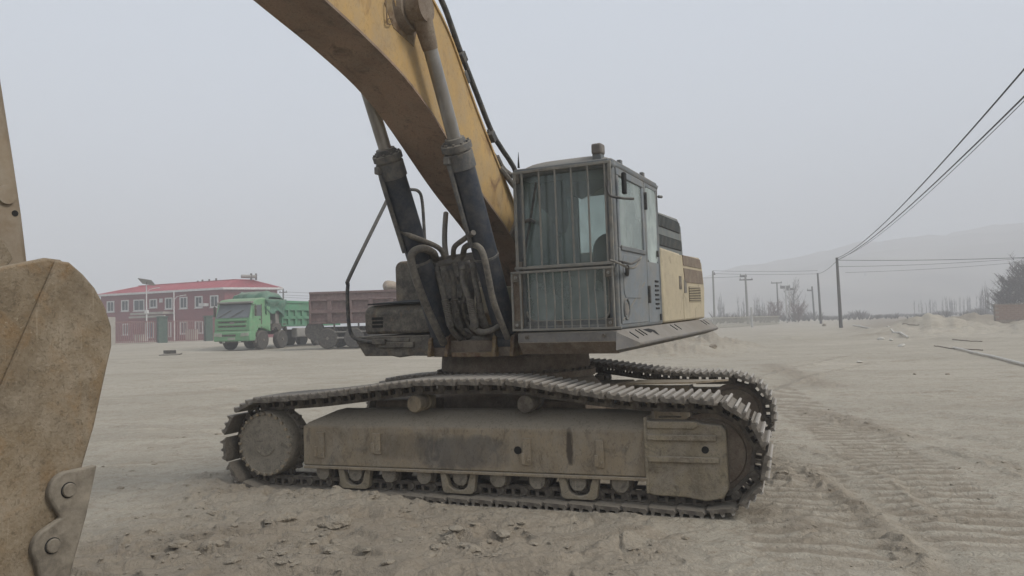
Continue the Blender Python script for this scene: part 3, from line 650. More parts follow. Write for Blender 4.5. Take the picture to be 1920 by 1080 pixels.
usub(MB().box(-.45, .35, -.10, .30, 1.50, 1.62), 'swivel_cover', M['platform'], deck, .02)
va, vb = uF(890,588,.80), uF(936,536,.80)
usub(MB().box(.45, .80, va.y, vb.y, va.z, vb.z), 'valve_cover', M['cream'], deck, .02)
usub(MB().lathe([(.03,0),(.085,0),(.085,.16),(.07,.18),(.02,.18)], (.62,.06,1.70), (1,0,0), 16), 'swing_motor', M['rusty'], deck)
usub(MB().tube(spline([(.75,-.22,1.58),(.9,-.05,1.50),(.95,.15,1.52),(.85,.32,1.66)]), .045), 'hose', M['hose'], deck)

# deck under the cab
cd = MB().prism([(1.30,1.572),(1.305,1.475),(1.20,1.372),(-.6,1.372),(-.6,1.572)], 'y', .64, 1.61)
cabdeck = up_part(cd, 'cab_deck', M['skirt'], .012)
usub(MB().prism([(1.302,1.482),(1.31,1.478),(1.215,1.366),(1.19,1.37)], 'y', .65, 1.595), 'scraped_edge', M['under'], cabdeck)
for y in (.74, 1.49): usub(MB().cyl((1.295,y,1.53), (1.325,y,1.53), .018, n=6), 'bolt', M['chain'], cabdeck)
# grey skirt along the left side
sk = MB().prism([(1.60,1.575),(1.625,1.58),(1.775,1.455),(1.77,1.43),(1.60,1.372)], 'x', -2.85, 1.16)
skirt = up_part(sk, 'side_skirt', M['skirt'], .008)
usub(MB().add([(1.16,1.60,1.575),(1.16,1.625,1.58),(1.16,1.775,1.455),(1.16,1.77,1.43),(1.16,1.60,1.372),(1.32,1.60,1.40),(1.30,1.60,1.56)],
    [(0,1,6),(1,2,6),(2,5,6),(2,3,5),(3,4,5),(0,6,5,4),(0,4,3,2,1)]), 'skirt_corner', M['skirt'], skirt)
def on_skirt(x, t): return (x, 1.627+.15*t, 1.582-.125*t)      # t 0..1 down the sloping face
for x, t in ((.86,.35),(.74,.35),(-.55,.35),(-.75,.35),(-2.3,.3),(-2.5,.3),(1.10,.45)):
    p, q_ = Vector(on_skirt(x, t-.2)), Vector(on_skirt(x-.05, t+.25))
    usub(MB().beam(p, q_, .022, .006, (0,.64,.77)), 'skirt_slot', M['dark'], skirt)
usub(MB().add([on_skirt(x, t) for x, t in ((.62,.2),(.40,.18),(.27,.35),(.30,.75),(.36,.62),(.38,.42),(.50,.5))], [(0,1,2,3,4,5,6)]), 'torn_hole', M['dark'], skirt)

# right-hand platform with tool box, tank and hand rail
pf = MB().prism([(-1.42,1.52),(-1.40,1.565),(-.47,1.565),(-.47,1.35),(-.80,1.352),(-.86,1.335),(-.95,1.352),(-1.30,1.352)], 'x', -2.6, 1.06)
plat = up_part(pf, 'right_platform', M['platform'], .012)
tb = MB().prism([(1.04,1.585),(1.04,1.83),(.98,1.895),(.30,1.92),(.28,1.585)], 'y', -1.31, -.42)
tool = up_part(tb, 'tool_box', M['platform'], .035)
for k in range(3): usub(MB().box(1.035, 1.046, -1.20, -1.07+.004*k, 1.655+.042*k, 1.683+.042*k), 'vent_slot', M['dark'], tool)
usub(MB().prism([(1.05,1.90),(1.05,1.915),(.3,1.955),(.3,1.935)], 'y', -1.25, -.50), 'rubber_mat', M['black'], tool)
usub(MB().box(1.055, 1.09, -1.10, -.66, 1.44, 1.50).box(1.055, 1.075, -1.02, -.72, 1.50, 1.535), 'step_plate', M['platform'], plat, .008)
tk = MB().prism(rounded(-1.42, -.50, 1.57, 2.42, .09, 5, (0,0,1,1)), 'x', -1.3, .26)
tank = up_part(tk, 'fuel_tank', M['platform'], .02)
usub(MB().box(.255, .268, -1.10, -.92, 2.03, 2.25), 'rust_patch', M['rusty'], tank)
usub(MB().lathe([(.02,0),(.06,0),(.06,.04),(.03,.05)], (-.3,-.9,2.42), (0,0,1), 14), 'filler_cap', M['black'], tank)
rl = [(1.10,-1.12,1.505),(1.10,-1.22,1.51),(1.10,-1.38,1.545),(1.10,-1.46,1.65),(1.09,-1.485,1.95),(1.075,-1.485,2.13),(1.02,-1.485,2.25),(.33,-1.485,3.10),(.22,-1.485,3.23),(.05,-1.485,3.31),(-.25,-1.485,3.36),(-.42,-1.485,3.36),(-.50,-1.485,3.26),(-.53,-1.485,2.9),(-.55,-1.485,2.2),(-.55,-1.44,1.6)]
rail = up_part(MB().tube(spline(rl, 5), .021, 10), 'hand_rail', M['pipe'])
usub(MB().box(1.08, 1.12, -1.16, -1.0, 1.48, 1.535), 'rail_foot', M['platform'], rail, .006)
usub(MB().lathe([(.02,-.03),(.036,-.02),(.036,.02),(.02,.03)], (-.535,-1.485,2.72), (0,0,1), 10), 'rail_clamp', M['pipe'], rail)
up_part(MB().prism([(-.5,1.55),(-.5,2.16),(-.62,2.28),(-2.7,2.32),(-2.78,1.55)], 'y', -1.40, .40), 'engine_cover', M['cream'], .04)
# hood behind: engine cover, side doors, counterweight
eh = MB().prism([(-.45,2.40),(-.45,2.83),(-.52,2.86),(-1.75,2.88),(-1.92,2.80),(-1.99,2.40)], 'y', 1.0, 1.52)
hood = up_part(eh, 'engine_hood', M['hood'], .03)
for (x0, x1, z0, z1) in ((-.62,-1.80,2.69,2.83), (-.66,-1.88,2.47,2.60)):
    gp = usub(MB().prism([(x0,z1),(x1+.04,z1-.0),(x1,z0),(x0-.05,z0)], 'y', 1.515, 1.526), 'hood_grille', M['dark'], hood)
    for k in range(18):
        x = x0-.06+(x1-x0+.08)*k/17; usub(MB().box(x-.008, x+.008, 1.52, 1.532, z0+.01, z1-.01), 'grille_slat', M['hood'], hood)
p1_ = MB().prism([(-.42,1.585),(-1.45,1.585),(-1.45,2.34),(-1.36,2.41),(-.42,2.425)], 'y', .4, 1.615)
pan = up_part(p1_, 'side_door', M['cream'], .03); pan['label'] = 'cream side door next to the cab'
usub(MB().box(-1.36, -1.24, 1.612, 1.622, 1.97, 2.13), 'door_latch', M['platform'], pan, .004)
p2_ = MB().prism([(-1.465,1.585),(-2.78,1.585),(-2.86,2.0),(-2.72,2.36),(-2.58,2.42),(-1.465,2.40)], 'y', .4, 1.61)
pan2 = up_part(p2_, 'side_door', M['cream'], .03); pan2['label'] = 'cream rear side door with louvre and dark grilles'
usub(MB().prism([(-1.50,2.395),(-1.52,2.27),(-2.66,2.27),(-2.58,2.39)], 'y', 1.607, 1.617), 'door_grille', M['under'], pan2)
usub(MB().prism([(-1.53,2.235),(-1.58,2.06),(-2.74,2.06),(-2.68,2.235)], 'y', 1.607, 1.617), 'door_grille', M['under'], pan2)
usub(MB().box(-1.53, -1.66, 1.608, 1.617, 1.93, 2.09), 'door_latch', M['skirt'], pan2)
lv = usub(MB().box(-2.56, -1.80, 1.606, 1.612, 1.82, 2.01), 'louvre', M['dark'], pan2)
for k in range(9): usub(MB().box(-2.57, -1.79, 1.606, 1.622, 1.822+.0215*k, 1.832+.0215*k), 'louvre_slat', M['cream'], pan2)
usub(MB().cyl((-.95,1.25,2.40), (-.95,1.25,2.47), .10, n=20), 'air_inlet', M['hood'], pan)
cw = MB()
ring_pts = [(-2.80,1.55),(-3.05,1.45),(-3.35,1.05),(-3.48,.5),(-3.48,-.5),(-3.35,-1.05),(-3.05,-1.40),(-2.80,-1.5)]
cw.prism(ring_pts, 'z', 1.40, 2.30)
cwt = up_part(cw, 'counterweight', M['cream'], .08)

# ---------------------------------------------------------------- cab
CF, CB_, CR_, CL, Z0, Z1 = 1.22, -.40, .615, 1.605, 1.585, 3.13
c = MB().box(CB_, CF, CR_, CL, Z0-.01, Z0+.05)                                   # floor
c.prism([(CB_,CR_),(CF,CR_),(CF,CL),(CB_,CL)], 'z', 3.055, Z1)
def pillar(x0, x1, y0, y1, za=Z0, zb=3.06): c.box(x0, x1, y0, y1, za, zb)
pillar(CF-.085, CF, CL-.085, CL); pillar(CF-.085, CF, CR_, CR_+.085)
pillar(CB_, CB_+.09, CR_, CR_+.08); pillar(CB_, CB_+.09, CL-.07, CL)
pillar(.10, .19, CL-.06, CL-.003); pillar(.30, .38, CR_+.003, CR_+.06)
c.box(CF-.06, CF-.005, CR_+.085, CL-.085, 2.145, 2.20)                           # cross bar under the windscreen
c.box(CB_, CB_+.05, CR_+.08, CL-.07, Z0, 2.20)                                    # rear lower wall
c.box(CB_+.09, CF-.085, CR_+.003, CR_+.05, Z0, 2.02)                              # right lower wall
cab = up_part(c, 'cab', M['cab'], .022)
# crowned roof
rv = []; rf = []; nxr, nyr = 24, 18
for i in range(nxr+1):
    for j in range(nyr+1):
        a, b = i/nxr, j/nyr; e = (1-abs(2*a-1)**8)*(1-abs(2*b-1)**5)
        rv.append((CB_-.01+(CF-CB_+.035)*a, CR_-.01+(CL-CR_+.02)*b, 3.085+.135*e+.01*(1-a)))
for i in range(nxr):
    for j in range(nyr): k = i*(nyr+1)+j; rf.append((k, k+nyr+1, k+nyr+2, k+1))
ro = usub(MB().add(rv, rf), 'roof', M['cabside'], cab)
so = ro.modifiers.new('solid', 'SOLIDIFY'); so.thickness = .05; so.offset = -1
usub(MB().box(CF+.005, CF+.03, CR_+.02, CL-.03, 3.075, 3.125), 'roof_edge', M['cabside'], cab, .01)
# glazing
usub(MB().box(CF-.035, CF-.028, CR_+.08, CL-.08, 2.195, 3.06), 'windscreen', M['glass'], cab)
usub(MB().prism(rounded(CR_+.08, CL-.08, 1.665, 2.15, .09, 5, (1,1,0,0)), 'x', CF-.035, CF-.028), 'lower_windscreen', glass('grimy_lower_glass', (.8,.88,.84), .42), cab)
seal = [(CF-.022, y, z) for y, z in rounded(CR_+.085, CL-.085, 1.67, 2.14, .10, 6, (1,1,0,0))]
usub(MB().tube(seal[:-1], .011, 6), 'window_seal', M['bar'], cab)
usub(MB().box(CB_+.02, CB_+.027, CR_+.08, CL-.07, 2.20, 3.06), 'rear_window', M['glass'], cab)
usub(MB().box(CB_+.09, CF-.085, CR_+.02, CR_+.026, 2.02, 3.06), 'right_window', M['glass'], cab)
usub(MB().box(CF-.05, CF-.01, CR_+.085, CL-.085, 1.60, 1.672), 'sill', M['cab'], cab)
# inside: seat, console, hanging cloth
st = usub(MB().prism(rounded(.98, 1.40, 1.95, 2.58, .18, 5), 'x', -.12, .06), 'seat', M['seat'], cab, .04)
usub(MB().box(-.10, .42, .86, 1.34, 1.85, 2.02), 'seat_cushion', M['seat'], cab, .05)
usub(MB().box(.05, .9, .66, .84, 1.62, 2.16), 'console', M['pale'], cab, .03)
usub(MB().box(.62, .98, .90, 1.28, 1.62, 2.05), 'pedal_box', M['pale'], cab, .04)
usub(MB().cyl((.55,.80,2.1), (.60,.82,2.42), .018).lathe([(.01,0),(.03,.02),(.025,.12),(.01,.13)], (.6,.82,2.40), (.1,0,1), 10), 'control_lever', M['seat'], cab)
clothp = [(.72,3.04),(1.0,3.04),(1.02,2.80),(1.03,2.62),(1.0,2.53),(.95,2.52),(.90,2.58),(.86,2.68),(.80,2.74),(.74,2.80)]
usub(MB().prism(clothp, 'x', .86, .875), 'hanging_cloth', M['seat'], cab)
usub(MB().prism([(1.03,3.04),(1.40,3.04),(1.36,2.97),(1.22,2.90),(1.12,2.86),(1.05,2.90)], 'x', .70, .712), 'sun_blind', M['seat'], cab)
# door
dx0, dx1 = .19, CF-.10
d = MB().box(dx0, dx1, CL-.03, CL+.004, 1.62, 2.325).box(dx0, dx1, CL-.03, CL+.004, 2.99, 3.06)
d.box(dx0, dx0+.075, CL-.03, CL+.004, 2.325, 2.99).box(dx1-.06, dx1, CL-.03, CL+.004, 2.325, 2.99)
door = usub(d, 'door', M['cabside'], cab, .008)
usub(MB().box(dx0+.075, dx1-.06, CL-.016, CL-.010, 2.325, 2.99), 'door_window', glass('milky_door_glass', (.9,.95,.93), .38), cab)
usub(MB().prism(rounded(.42, dx1-.08, 1.86, 2.27, .08), 'y', CL+.001, CL+.010), 'door_panel', M['cabside'], cab, .006)
usub(MB().box(dx0+.06, dx1-.04, CL, CL+.018, 2.30, 2.345), 'window_trim', M['cab'], cab, .006)
ringp = [(.98+.085*math.cos(a), CL+.008, 1.76+.095*math.sin(a)) for a in np.linspace(0, 2*math.pi, 25)]
usub(MB().tube(ringp, .010, 6, False), 'door_lamp_ring', M['cab'], cab)
usub(MB().cyl((.98,CL,1.76), (.98,CL+.012,1.76), .06, n=20), 'door_lamp', M['skirt'], cab)
usub(MB().beam((1.10,CL+.006,1.66), (.30,CL+.006,2.02), .012, .008, (0,1,0)), 'door_crease', M['bar'], cab)
for z in (1.90, 2.86): usub(MB().box(.155, .185, CL-.002, CL+.03, z-.09, z+.09), 'door_hinge', M['pipe'], cab, .006)
# panel behind the door
usub(MB().box(CB_+.002, .155, CL-.035, CL, 1.60, 2.24).box(CB_+.002, CB_+.09, CL-.035, CL, 2.24, 3.06).box(.10, .155, CL-.035, CL, 2.24, 3.06).box(CB_+.09, .10, CL-.035, CL, 3.02, 3.06), 'rear_side_panel', M['cabside'], cab, .006)
usub(MB().prism(rounded(CB_+.09, .10, 2.24, 3.02, .06), 'y', CL-.012, CL-.004), 'rear_side_window', glass('dusty_quarter_glass', (.75,.8,.8), .75), cab)
for k in range(7): usub(MB().box(-.26, -.12, CL-.001, CL+.008, 1.745+.048*k, 1.763+.048*k), 'vent_slot', M['dark'], cab)
for p in ((-.27,CL,2.34),(-.30,CL,1.66)): usub(MB().box(p[0]-.02, p[0]+.02, p[1], p[1]+.02, p[2]-.035, p[2]+.035), 'door_stop', M['pipe'], cab, .004)
# grab handle wired to the grille
hb = [uF(1145,488,1.34), uF(1162,494,1.40), uL(1178,502,1.70), uL(1192,500,1.72), uL(1202,482,1.72)]
usub(MB().tube(spline(hb, 5), .011, 8), 'grab_handle', M['bar'], cab)
hb2 = [uL(1160,490,1.62), uL(1170,492,1.72), uL(1185,494,1.74), uL(1199,486,1.72)]
usub(MB().tube(spline(hb2, 5), .012, 8), 'grab_handle', M['pipe'], cab)
usub(MB().tube([uL(1176,500,1.70), uL(1176,515,1.62)], .018, 8), 'door_handle', M['pipe'], cab)
# mirror and its bracket
usub(MB().tube(spline([(1.27,1.58,2.93),(1.34,1.60,2.78),(1.32,1.70,2.74),(1.20,1.78,2.74)], 5), .012, 8), 'mirror_bracket', M['pipe'], cab)
usub(MB().box(1.10, 1.16, 1.66, 1.70, 2.80, 3.0), 'mirror', M['black'], cab, .015)
# work lamp and roof fittings
usub(MB().box(1.08, 1.20, 1.40, 1.50, 3.185, 3.285), 'work_lamp', M['skirt'], cab, .018)
usub(MB().box(1.09, 1.19, 1.41, 1.49, 3.12, 3.186), 'lamp_foot', M['cab'], cab)
for x, y in ((.95,1.50),(.84,1.56),(.08,1.57),(-.41,1.61)): usub(MB().box(x-.03, x+.03, y-.02, y+.02, 3.10, 3.175) if x > 0 else MB().cyl((x,y,2.98), (x-.05,y+.03,2.98), .016), 'roof_fitting', M['cab'], cab, .006)
usub(MB().tube([(1.18,.66,3.15),(1.18,.66,3.21),(1.185,.665,3.30)], [.012,.008,.002]), 'aerial', M['black'], cab)
# upper bar grille
gF = 1.275
def bar(y, z0, z1, F, w=.013, t=.02, nm='grille_bar', lean=0): usub(MB().box(F-t/2, F+t/2, y-w/2, y+w/2, z0, z1), nm, M['bar'], cab, .002)
for y in (.905, 1.065, 1.225, 1.385, 1.545): bar(y, 2.19, 3.085, gF)
for y in (.655, 1.59): bar(y, 2.13, 3.085, gF, .028)
bar(.73, 2.2, 3.085, gF, .018)
usub(MB().box(gF-.012, gF+.012, .64, 1.605, 3.07, 3.095), 'grille_rail', M['bar'], cab, .003)
usub(MB().box(gF-.012, gF+.02, .63, 1.605, 2.165, 2.19), 'grille_rail', M['bar'], cab, .003)
usub(MB().box(gF-.03, gF+.006, .635, .70, 2.12, 2.24), 'grille_bracket', M['platform'], cab, .004); usub(MB().box(gF-.02, gF+.004, .65, .70, 2.98, 3.07), 'grille_bracket', M['platform'], cab, .004)
usub(MB().tube([(1.24,.72,2.62),(1.26,.80,2.63),(1.25,.84,2.60)], .02), 'wiper_motor', M['pipe'], cab)
usub(MB().tube([(1.235,.86,2.98),(1.235,.80,2.70),(1.235,.70,2.25)], .012), 'wiper_arm', M['pipe'], cab)
# lower bar grille, bars knocked out of line
gL = 1.305
zt_l, zb_l = 2.135, 1.60
usub(MB().box(gL-.008, gL+.012, .595, 1.60, zt_l-.01, zt_l+.012), 'grille_rail', M['bar'], cab, .003)
usub(MB().box(gL-.008, gL+.012, .595, 1.655, zb_l-.012, zb_l+.008), 'grille_rail', M['bar'], cab, .003)
for y in (.603, .690, 1.515, 1.592): bar(y, zb_l, zt_l, gL, .016)
rr_ = random.Random(3)
for k in range(9):
    y = .775+.0825*k; b0, b1 = rr_.uniform(-.008,.008), rr_.uniform(-.014,.014)
    usub(MB().tube([(gL,y,zb_l),(gL+abs(b1),y+b1,(zb_l+zt_l)/2+rr_.uniform(-.1,.1)),(gL,y+b0,zt_l)], .0075, 6), 'grille_bar', M['bar'], cab)
for y in (.645, 1.555):
    for z in (1.645, 2.09):
        usub(MB().box(gL-.02, gL+.004, y-.045, y+.045, z-.04, z+.04), 'grille_bracket', M['platform'], cab, .003)
        usub(MB().cyl((gL,y,z), (gL+.02,y,z), .015, n=6), 'bolt', M['bar'], cab)
usub(MB().box(gL-.05, gL-.02, .60, .69, 1.62, 2.12), 'grille_post', M['under'], cab, .004)

# ---------------------------------------------------------------- boom, arm and bucket
low = [(-.10,1.88),(.20,2.30),(.55,2.62),(1.28,3.02),(1.58,3.22),(1.84,3.40),(2.16,3.61),(2.52,3.78),(3.07,3.94),(3.55,4.05),(4.6,4.32),(5.6,4.62),(6.2,4.84)]
top = [(-.42,2.10),(-.10,2.45),(.588,3.125),(.797,3.35),(1.0,3.56),(1.18,3.75),(1.49,4.13),(1.65,4.36),(1.96,4.59),(2.4,4.80),(3.2,4.98),(4.6,5.14),(6.2,5.16)]
def resample(pts, n):
    a = np.array(pts); s = np.concatenate([[0], np.cumsum(np.hypot(*np.diff(a, axis=0).T))]); t = np.linspace(0, s[-1], n)
    q = np.stack([np.interp(t, s, a[:,0]), np.interp(t, s, a[:,1])], 1)
    for _ in range(3): q[1:-1] = (q[:-2]+2*q[1:-1]+q[2:])/4
    return q
lo, hi = resample(low, 60), resample(top, 60)
BW = .235
def strip_box(la, ha, y0, y1):
    n = len(la); vs = []
    for (a, b) in zip(la, ha): vs += [(a[0],y0,a[1]),(b[0],y0,b[1]),(b[0],y1,b[1]),(a[0],y1,a[1])]
    fs = [(0,1,2,3), tuple(range(4*n-4, 4*n))] + [(4*i+j, 4*i+(j+1) % 4, 4*i+4+(j+1) % 4, 4*i+4+j) for i in range(n-1) for j in range(4)]
    return MB().add(vs, fs)
boom = up_part(strip_box(lo[7:], hi[7:], -BW+.008, BW-.008), 'boom', M['yellow'])
def offset(q, d):
    t = np.gradient(q, axis=0); t /= np.hypot(t[:,0], t[:,1])[:,None]; return q+np.stack([-t[:,1], t[:,0]], 1)*d
usub(strip_box(offset(lo, -.018), offset(lo, .004), -BW-.012, BW+.012), 'bottom_plate', M['boomunder'], boom)
usub(strip_box(offset(hi, -.004), offset(hi, .018), -BW-.008, BW+.008), 'top_plate', M['yellow'], boom)
usub(strip_box(lo[:9], hi[:9], -BW-.02, BW+.02), 'boom_foot', M['under'], boom, .01)
usub(MB().cyl((-.22,-.42,2.0), (-.22,.42,2.0), .09, n=20), 'foot_pin', M['under'], boom)
# rounded end of the yellow side plate
for s in (-1, 1):
    usub(MB().cyl((2.42,s*(BW-.01),4.32), (2.42,s*(BW+.06),4.32), .19, .16, 28), 'pin_boss', M['under'], boom)
    usub(MB().cyl((6.05,s*.20,4.98), (6.05,s*.30,4.98), .16, n=24), 'tip_boss', M['yellow'], boom)
usub(MB().prism([(2.42,4.56),(2.66,4.50),(2.72,4.28),(2.60,4.12),(2.3,4.06),(2.22,4.3)], 'y', BW-.008, BW-.003), 'rust_patch', M['rusty'], boom)
# small hook and wire hanging on the boom side
hk = uL(729,40,BW+.01)
usub(MB().tube([uL(724,0,BW+.015), uL(725,20,BW+.02), uL(726,46,BW+.015)], .006), 'hook_wire', M['rusty'], boom)
usub(MB().tube([uL(731+5*math.cos(a),40+6*math.sin(a),BW+.015) for a in np.linspace(0, 6.28, 13)], .005, 6, False), 'hook_ring', M['rusty'], boom)
usub(MB().tube([uL(740,0,BW+.015), uL(744,18,BW+.02), uL(750,19,BW+.02)], .007), 'hook_wire', M['yellow'], boom)
# service pipes on the back of the boom
pp = [(3.4,5.22),(2.6,5.12),(2.2,4.97),(1.768,4.66),(1.60,4.48),(1.441,4.286),(1.1,3.92),(.831,3.641),(.60,3.50),(.40,3.40),(.25,3.28),(.05,2.9)]
pip = up_part(MB().tube(spline([(x, .21, z) for x, z in pp], 5), .027, 10), 'boom_pipe', M['pipe'])
pp2 = [(3.4,5.14),(2.6,5.0),(2.1,4.82),(1.72,4.54),(1.42,4.17),(1.12,3.83),(.83,3.52),(.62,3.40),(.56,3.30),(.66,3.22)]
up_part(MB().tube(spline([(x, .15, z) for x, z in pp2], 5), .024, 10), 'boom_pipe', M['pipe'])
up_part(MB().tube(spline([(.72,.21,3.40),(.62,.22,3.30),(.55,.26,3.24),(.42,.30,3.20),(.30,.45,3.10)], 5), .026, 8), 'boom_hose', M['hose'])
up_part(MB().tube(spline([(.70,.23,3.28),(.55,.30,3.12),(.40,.36,2.98),(.30,.40,2.7),(.3,.38,2.3)], 5), .03, 8), 'boom_hose', M['hose'])
for (x, z) in ((1.43,4.23), (.85,3.58)):
    cl = usub(MB().box(-.05, .05, -.10, .06, -.05, .035, Matrix.Translation((x, .2, z)) @ Matrix.Rotation(-rad(47), 4, 'Y')), 'pipe_clamp', M['pipe'], pip, .008)
    usub(MB().cyl((x+.02,.20,z+.04), (x+.035,.20,z+.07), .016, n=6), 'bolt', M['pipe'], pip)
usub(MB().box(-.06, .06, -.03, .03, -.03, .03, Matrix.Translation((1.38,.22,4.05)) @ Matrix.Rotation(-rad(50), 4, 'Y')), 'pipe_clamp', M['pipe'], pip, .01)

# boom cylinders
PB, PT = Vector((.94,0,1.49)), Vector((2.42,0,4.32)); ax = (PT-PB).normalized(); LN = (PT-PB).length
for s in (-1, 1):
    y = s*.37; o = Vector((0,y,0)); b = PB+o; H = .617*LN
    cy = MB().cyl(b+ax*.10, b+ax*(H-.13), .118, n=36).lathe([(.04,-.10),(.10,-.09),(.10,.09),(.04,.10)], b, (0,1,0), 20)
    cyl = up_part(cy, 'boom_cylinder', M['cyl'])
    cyl['label'] = 'boom cylinder beside the cab' if s > 0 else 'boom cylinder on the hand-rail side'
    hd = MB().lathe([(.118,H-.17),(.132,H-.165),(.132,H-.02),(.122,H-.015),(.122,H+.0),(.14,H+.005),(.14,H+.06),(.095,H+.065),(.09,H+.11),(.07,H+.115)], b, ax, 36)
    usub(hd, 'cylinder_head', M['cylhead'], cyl)
    for k in range(10):
        a = 2*math.pi*k/10; e1 = Vector((0,1,0)); e2 = ax.cross(e1); c0 = b+ax*(H+.055)+(e1*math.cos(a)+e2*math.sin(a))*.117
        usub(MB().cyl(c0, c0+ax*.025, .013, n=6), 'bolt', M['cylhead'], cyl)
    usub(MB().cyl(b+ax*(H+.1), b+ax*(LN-.10), .061, n=28), 'piston_rod', M['rod'], cyl)
    usub(MB().lathe([(.05,-.075),(.125,-.07),(.125,.07),(.05,.075)], b+ax*LN, (0,1,0), 24).cyl(b+ax*(LN-.34), b+ax*(LN-.09), .066, .085, 24), 'rod_eye', M['under'], cyl)
    # oil line clipped along the barrel
    side_v = ax.cross(Vector((0,1,0))).normalized()
    fr_v = -side_v if (-side_v).x > 0 else side_v
    q0 = b+fr_v*.135+Vector((0,-.05,0))
    usub(MB().tube(spline([b+ax*(H-.08)+fr_v*.12+Vector((0,-.05,0)), q0+ax*(H-.2), q0+ax*(H*.62), q0+ax*(H*.55)], 4), .022, 8), 'oil_line', M['cylhead'], cyl)
    usub(MB().box(-.045,.045,-.03,.03,-.035,.035, Matrix.Translation(b+ax*(H-.06)+fr_v*.125+Vector((0,-.05,0)))), 'port_block', M['cylhead'], cyl, .01)
    usub(MB().lathe([(.119,-.012),(.126,-.012),(.126,.012),(.119,.012)], b+ax*(H*.47), ax, 30), 'clamp_band', M['cylhead'], cyl)
    usub(MB().cyl(b+ax*(H*.47)+fr_v*.12+Vector((0,.04,0)), b+ax*(H*.47)+fr_v*.15+Vector((0,.04,0)), .02, n=8), 'bolt', M['cylhead'], cyl)

# hose manifold between the cylinders
def hosepx(pts, r, n=5): return MB().tube(spline([uF(x, y, F) for x, y, F in pts], n), r, 10)
mani = up_part(MB().beam(uF(788,497,1.22), uF(800,500,1.24), .03, .05).beam(uF(800,500,1.24), uF(850,488,1.24), .03, .05).beam(uF(850,488,1.24), uF(908,478,1.22), .03, .05).beam(uF(815,486,1.12), uF(905,474,1.12), .10, .03), 'hose_bracket', M['skirt'], .005)
hoses = [
 ([(752,432,1.62),(772,443,1.60),(795,452,1.50),(818,462,1.36),(829,472,1.28),(834,488,1.22)], .026),
 ([(836,400,.75),(834,430,.9),(834,460,1.05),(838,488,1.12)], .028),
 ([(888,436,1.64),(868,450,1.52),(853,462,1.38),(850,475,1.28),(852,488,1.22)], .026),
 ([(868,488,1.22),(869,474,1.26),(872,464,1.34),(882,459,1.46),(896,462,1.58),(905,474,1.60),(913,505,1.56),(924,560,1.46),(938,600,1.34),(952,634,1.20)], .030),
 ([(817,486,1.22),(812,474,1.36),(795,466,1.56),(778,470,1.62),(771,483,1.62),(776,510,1.58),(788,545,1.50),(802,580,1.40),(818,615,1.28),(832,644,1.12)], .038),
]
for pts, r in hoses: up_part(hosepx(pts, r), 'hydraulic_hose', M['hose'])
drops = [
 [(818,503,1.24),(826,530,1.26),(834,562,1.27),(842,598,1.24),(850,622,1.14),(868,640,.95)],
 [(842,500,1.20),(850,528,1.20),(852,560,1.18),(858,600,1.12),(868,622,1.02),(890,634,.85)],
 [(866,500,1.24),(868,528,1.28),(880,562,1.30),(888,598,1.26),(896,622,1.14),(918,630,.95)],
 [(888,495,1.20),(890,522,1.22),(897,556,1.24),(902,590,1.20),(912,612,1.10),(930,612,.98),(942,596,.85)],
]
for pts, r in (([(872,540,1.05),(866,565,1.0),(872,590,.98),(890,600,.95),(905,588,.9)], .016), ([(858,520,1.1),(872,548,1.12),(868,580,1.1),(880,612,1.0),(902,626,.9)], .018), ([(884,612,1.16),(902,622,1.2),(925,618,1.18),(942,604,1.1),(948,590,1.0)], .030), ([(832,560,1.05),(846,575,1.0),(850,602,.98),(838,622,.95)], .02)):
    up_part(hosepx(pts, r), 'hydraulic_hose', M['hose'])
for i, pts in enumerate(drops):
    path = spline([uF(x, y, F) for x, y, F in pts], 6)
    h = up_part(MB().tube(path, .030, 10), 'hydraulic_hose', M['hose'])
    usub(MB().tube(path[:3], .038, 10), 'hose_fitting', M['cylhead'], h)
    a = len(path)*2//5; gpath = path[a:a+10]; fine_p = []
    for k in range(len(gpath)-1):
        for t in (0,.25,.5,.75): fine_p.append(gpath[k].lerp(gpath[k+1], t))
    usub(MB().tube(fine_p, [(.040 if k % 2 else .032) for k in range(len(fine_p))], 10), 'spiral_guard', M['hose'], h)
    f = path[0]; usub(MB().cyl(f+Vector((0,0,.01)), f+Vector((.0,0,.05)), .040, n=6), 'hose_nut', M['cylhead'], h)

# arm (stick)
arm = up_part(MB().prism([(5.525,2.03),(5.553,2.29),(5.584,2.526),(5.646,2.964),(5.96,4.75),(6.0,5.35),(6.25,5.7),(6.45,5.65),(6.62,5.2),(6.42,3.6),(6.0,2.3),(5.90,1.98),(5.65,1.9)], 'y', -.2, .2), 'arm', M['arm'], .03)
k1, k2 = uL(10,366,.2), uL(28,400,.2)
usub(MB().cyl((k1.x,.195,k1.z), (k1.x,.215,k1.z), .045, .04, 20), 'pin_boss', M['arm'], arm)
usub(MB().cyl((k2.x,.195,k2.z), (k2.x,.2025,k2.z), .014, n=10), 'bolt_hole', M['dark'], arm)
usub(MB().cyl((6.05,-.32,4.98), (6.05,.32,4.98), .07, n=16), 'arm_pin', M['under'], arm)
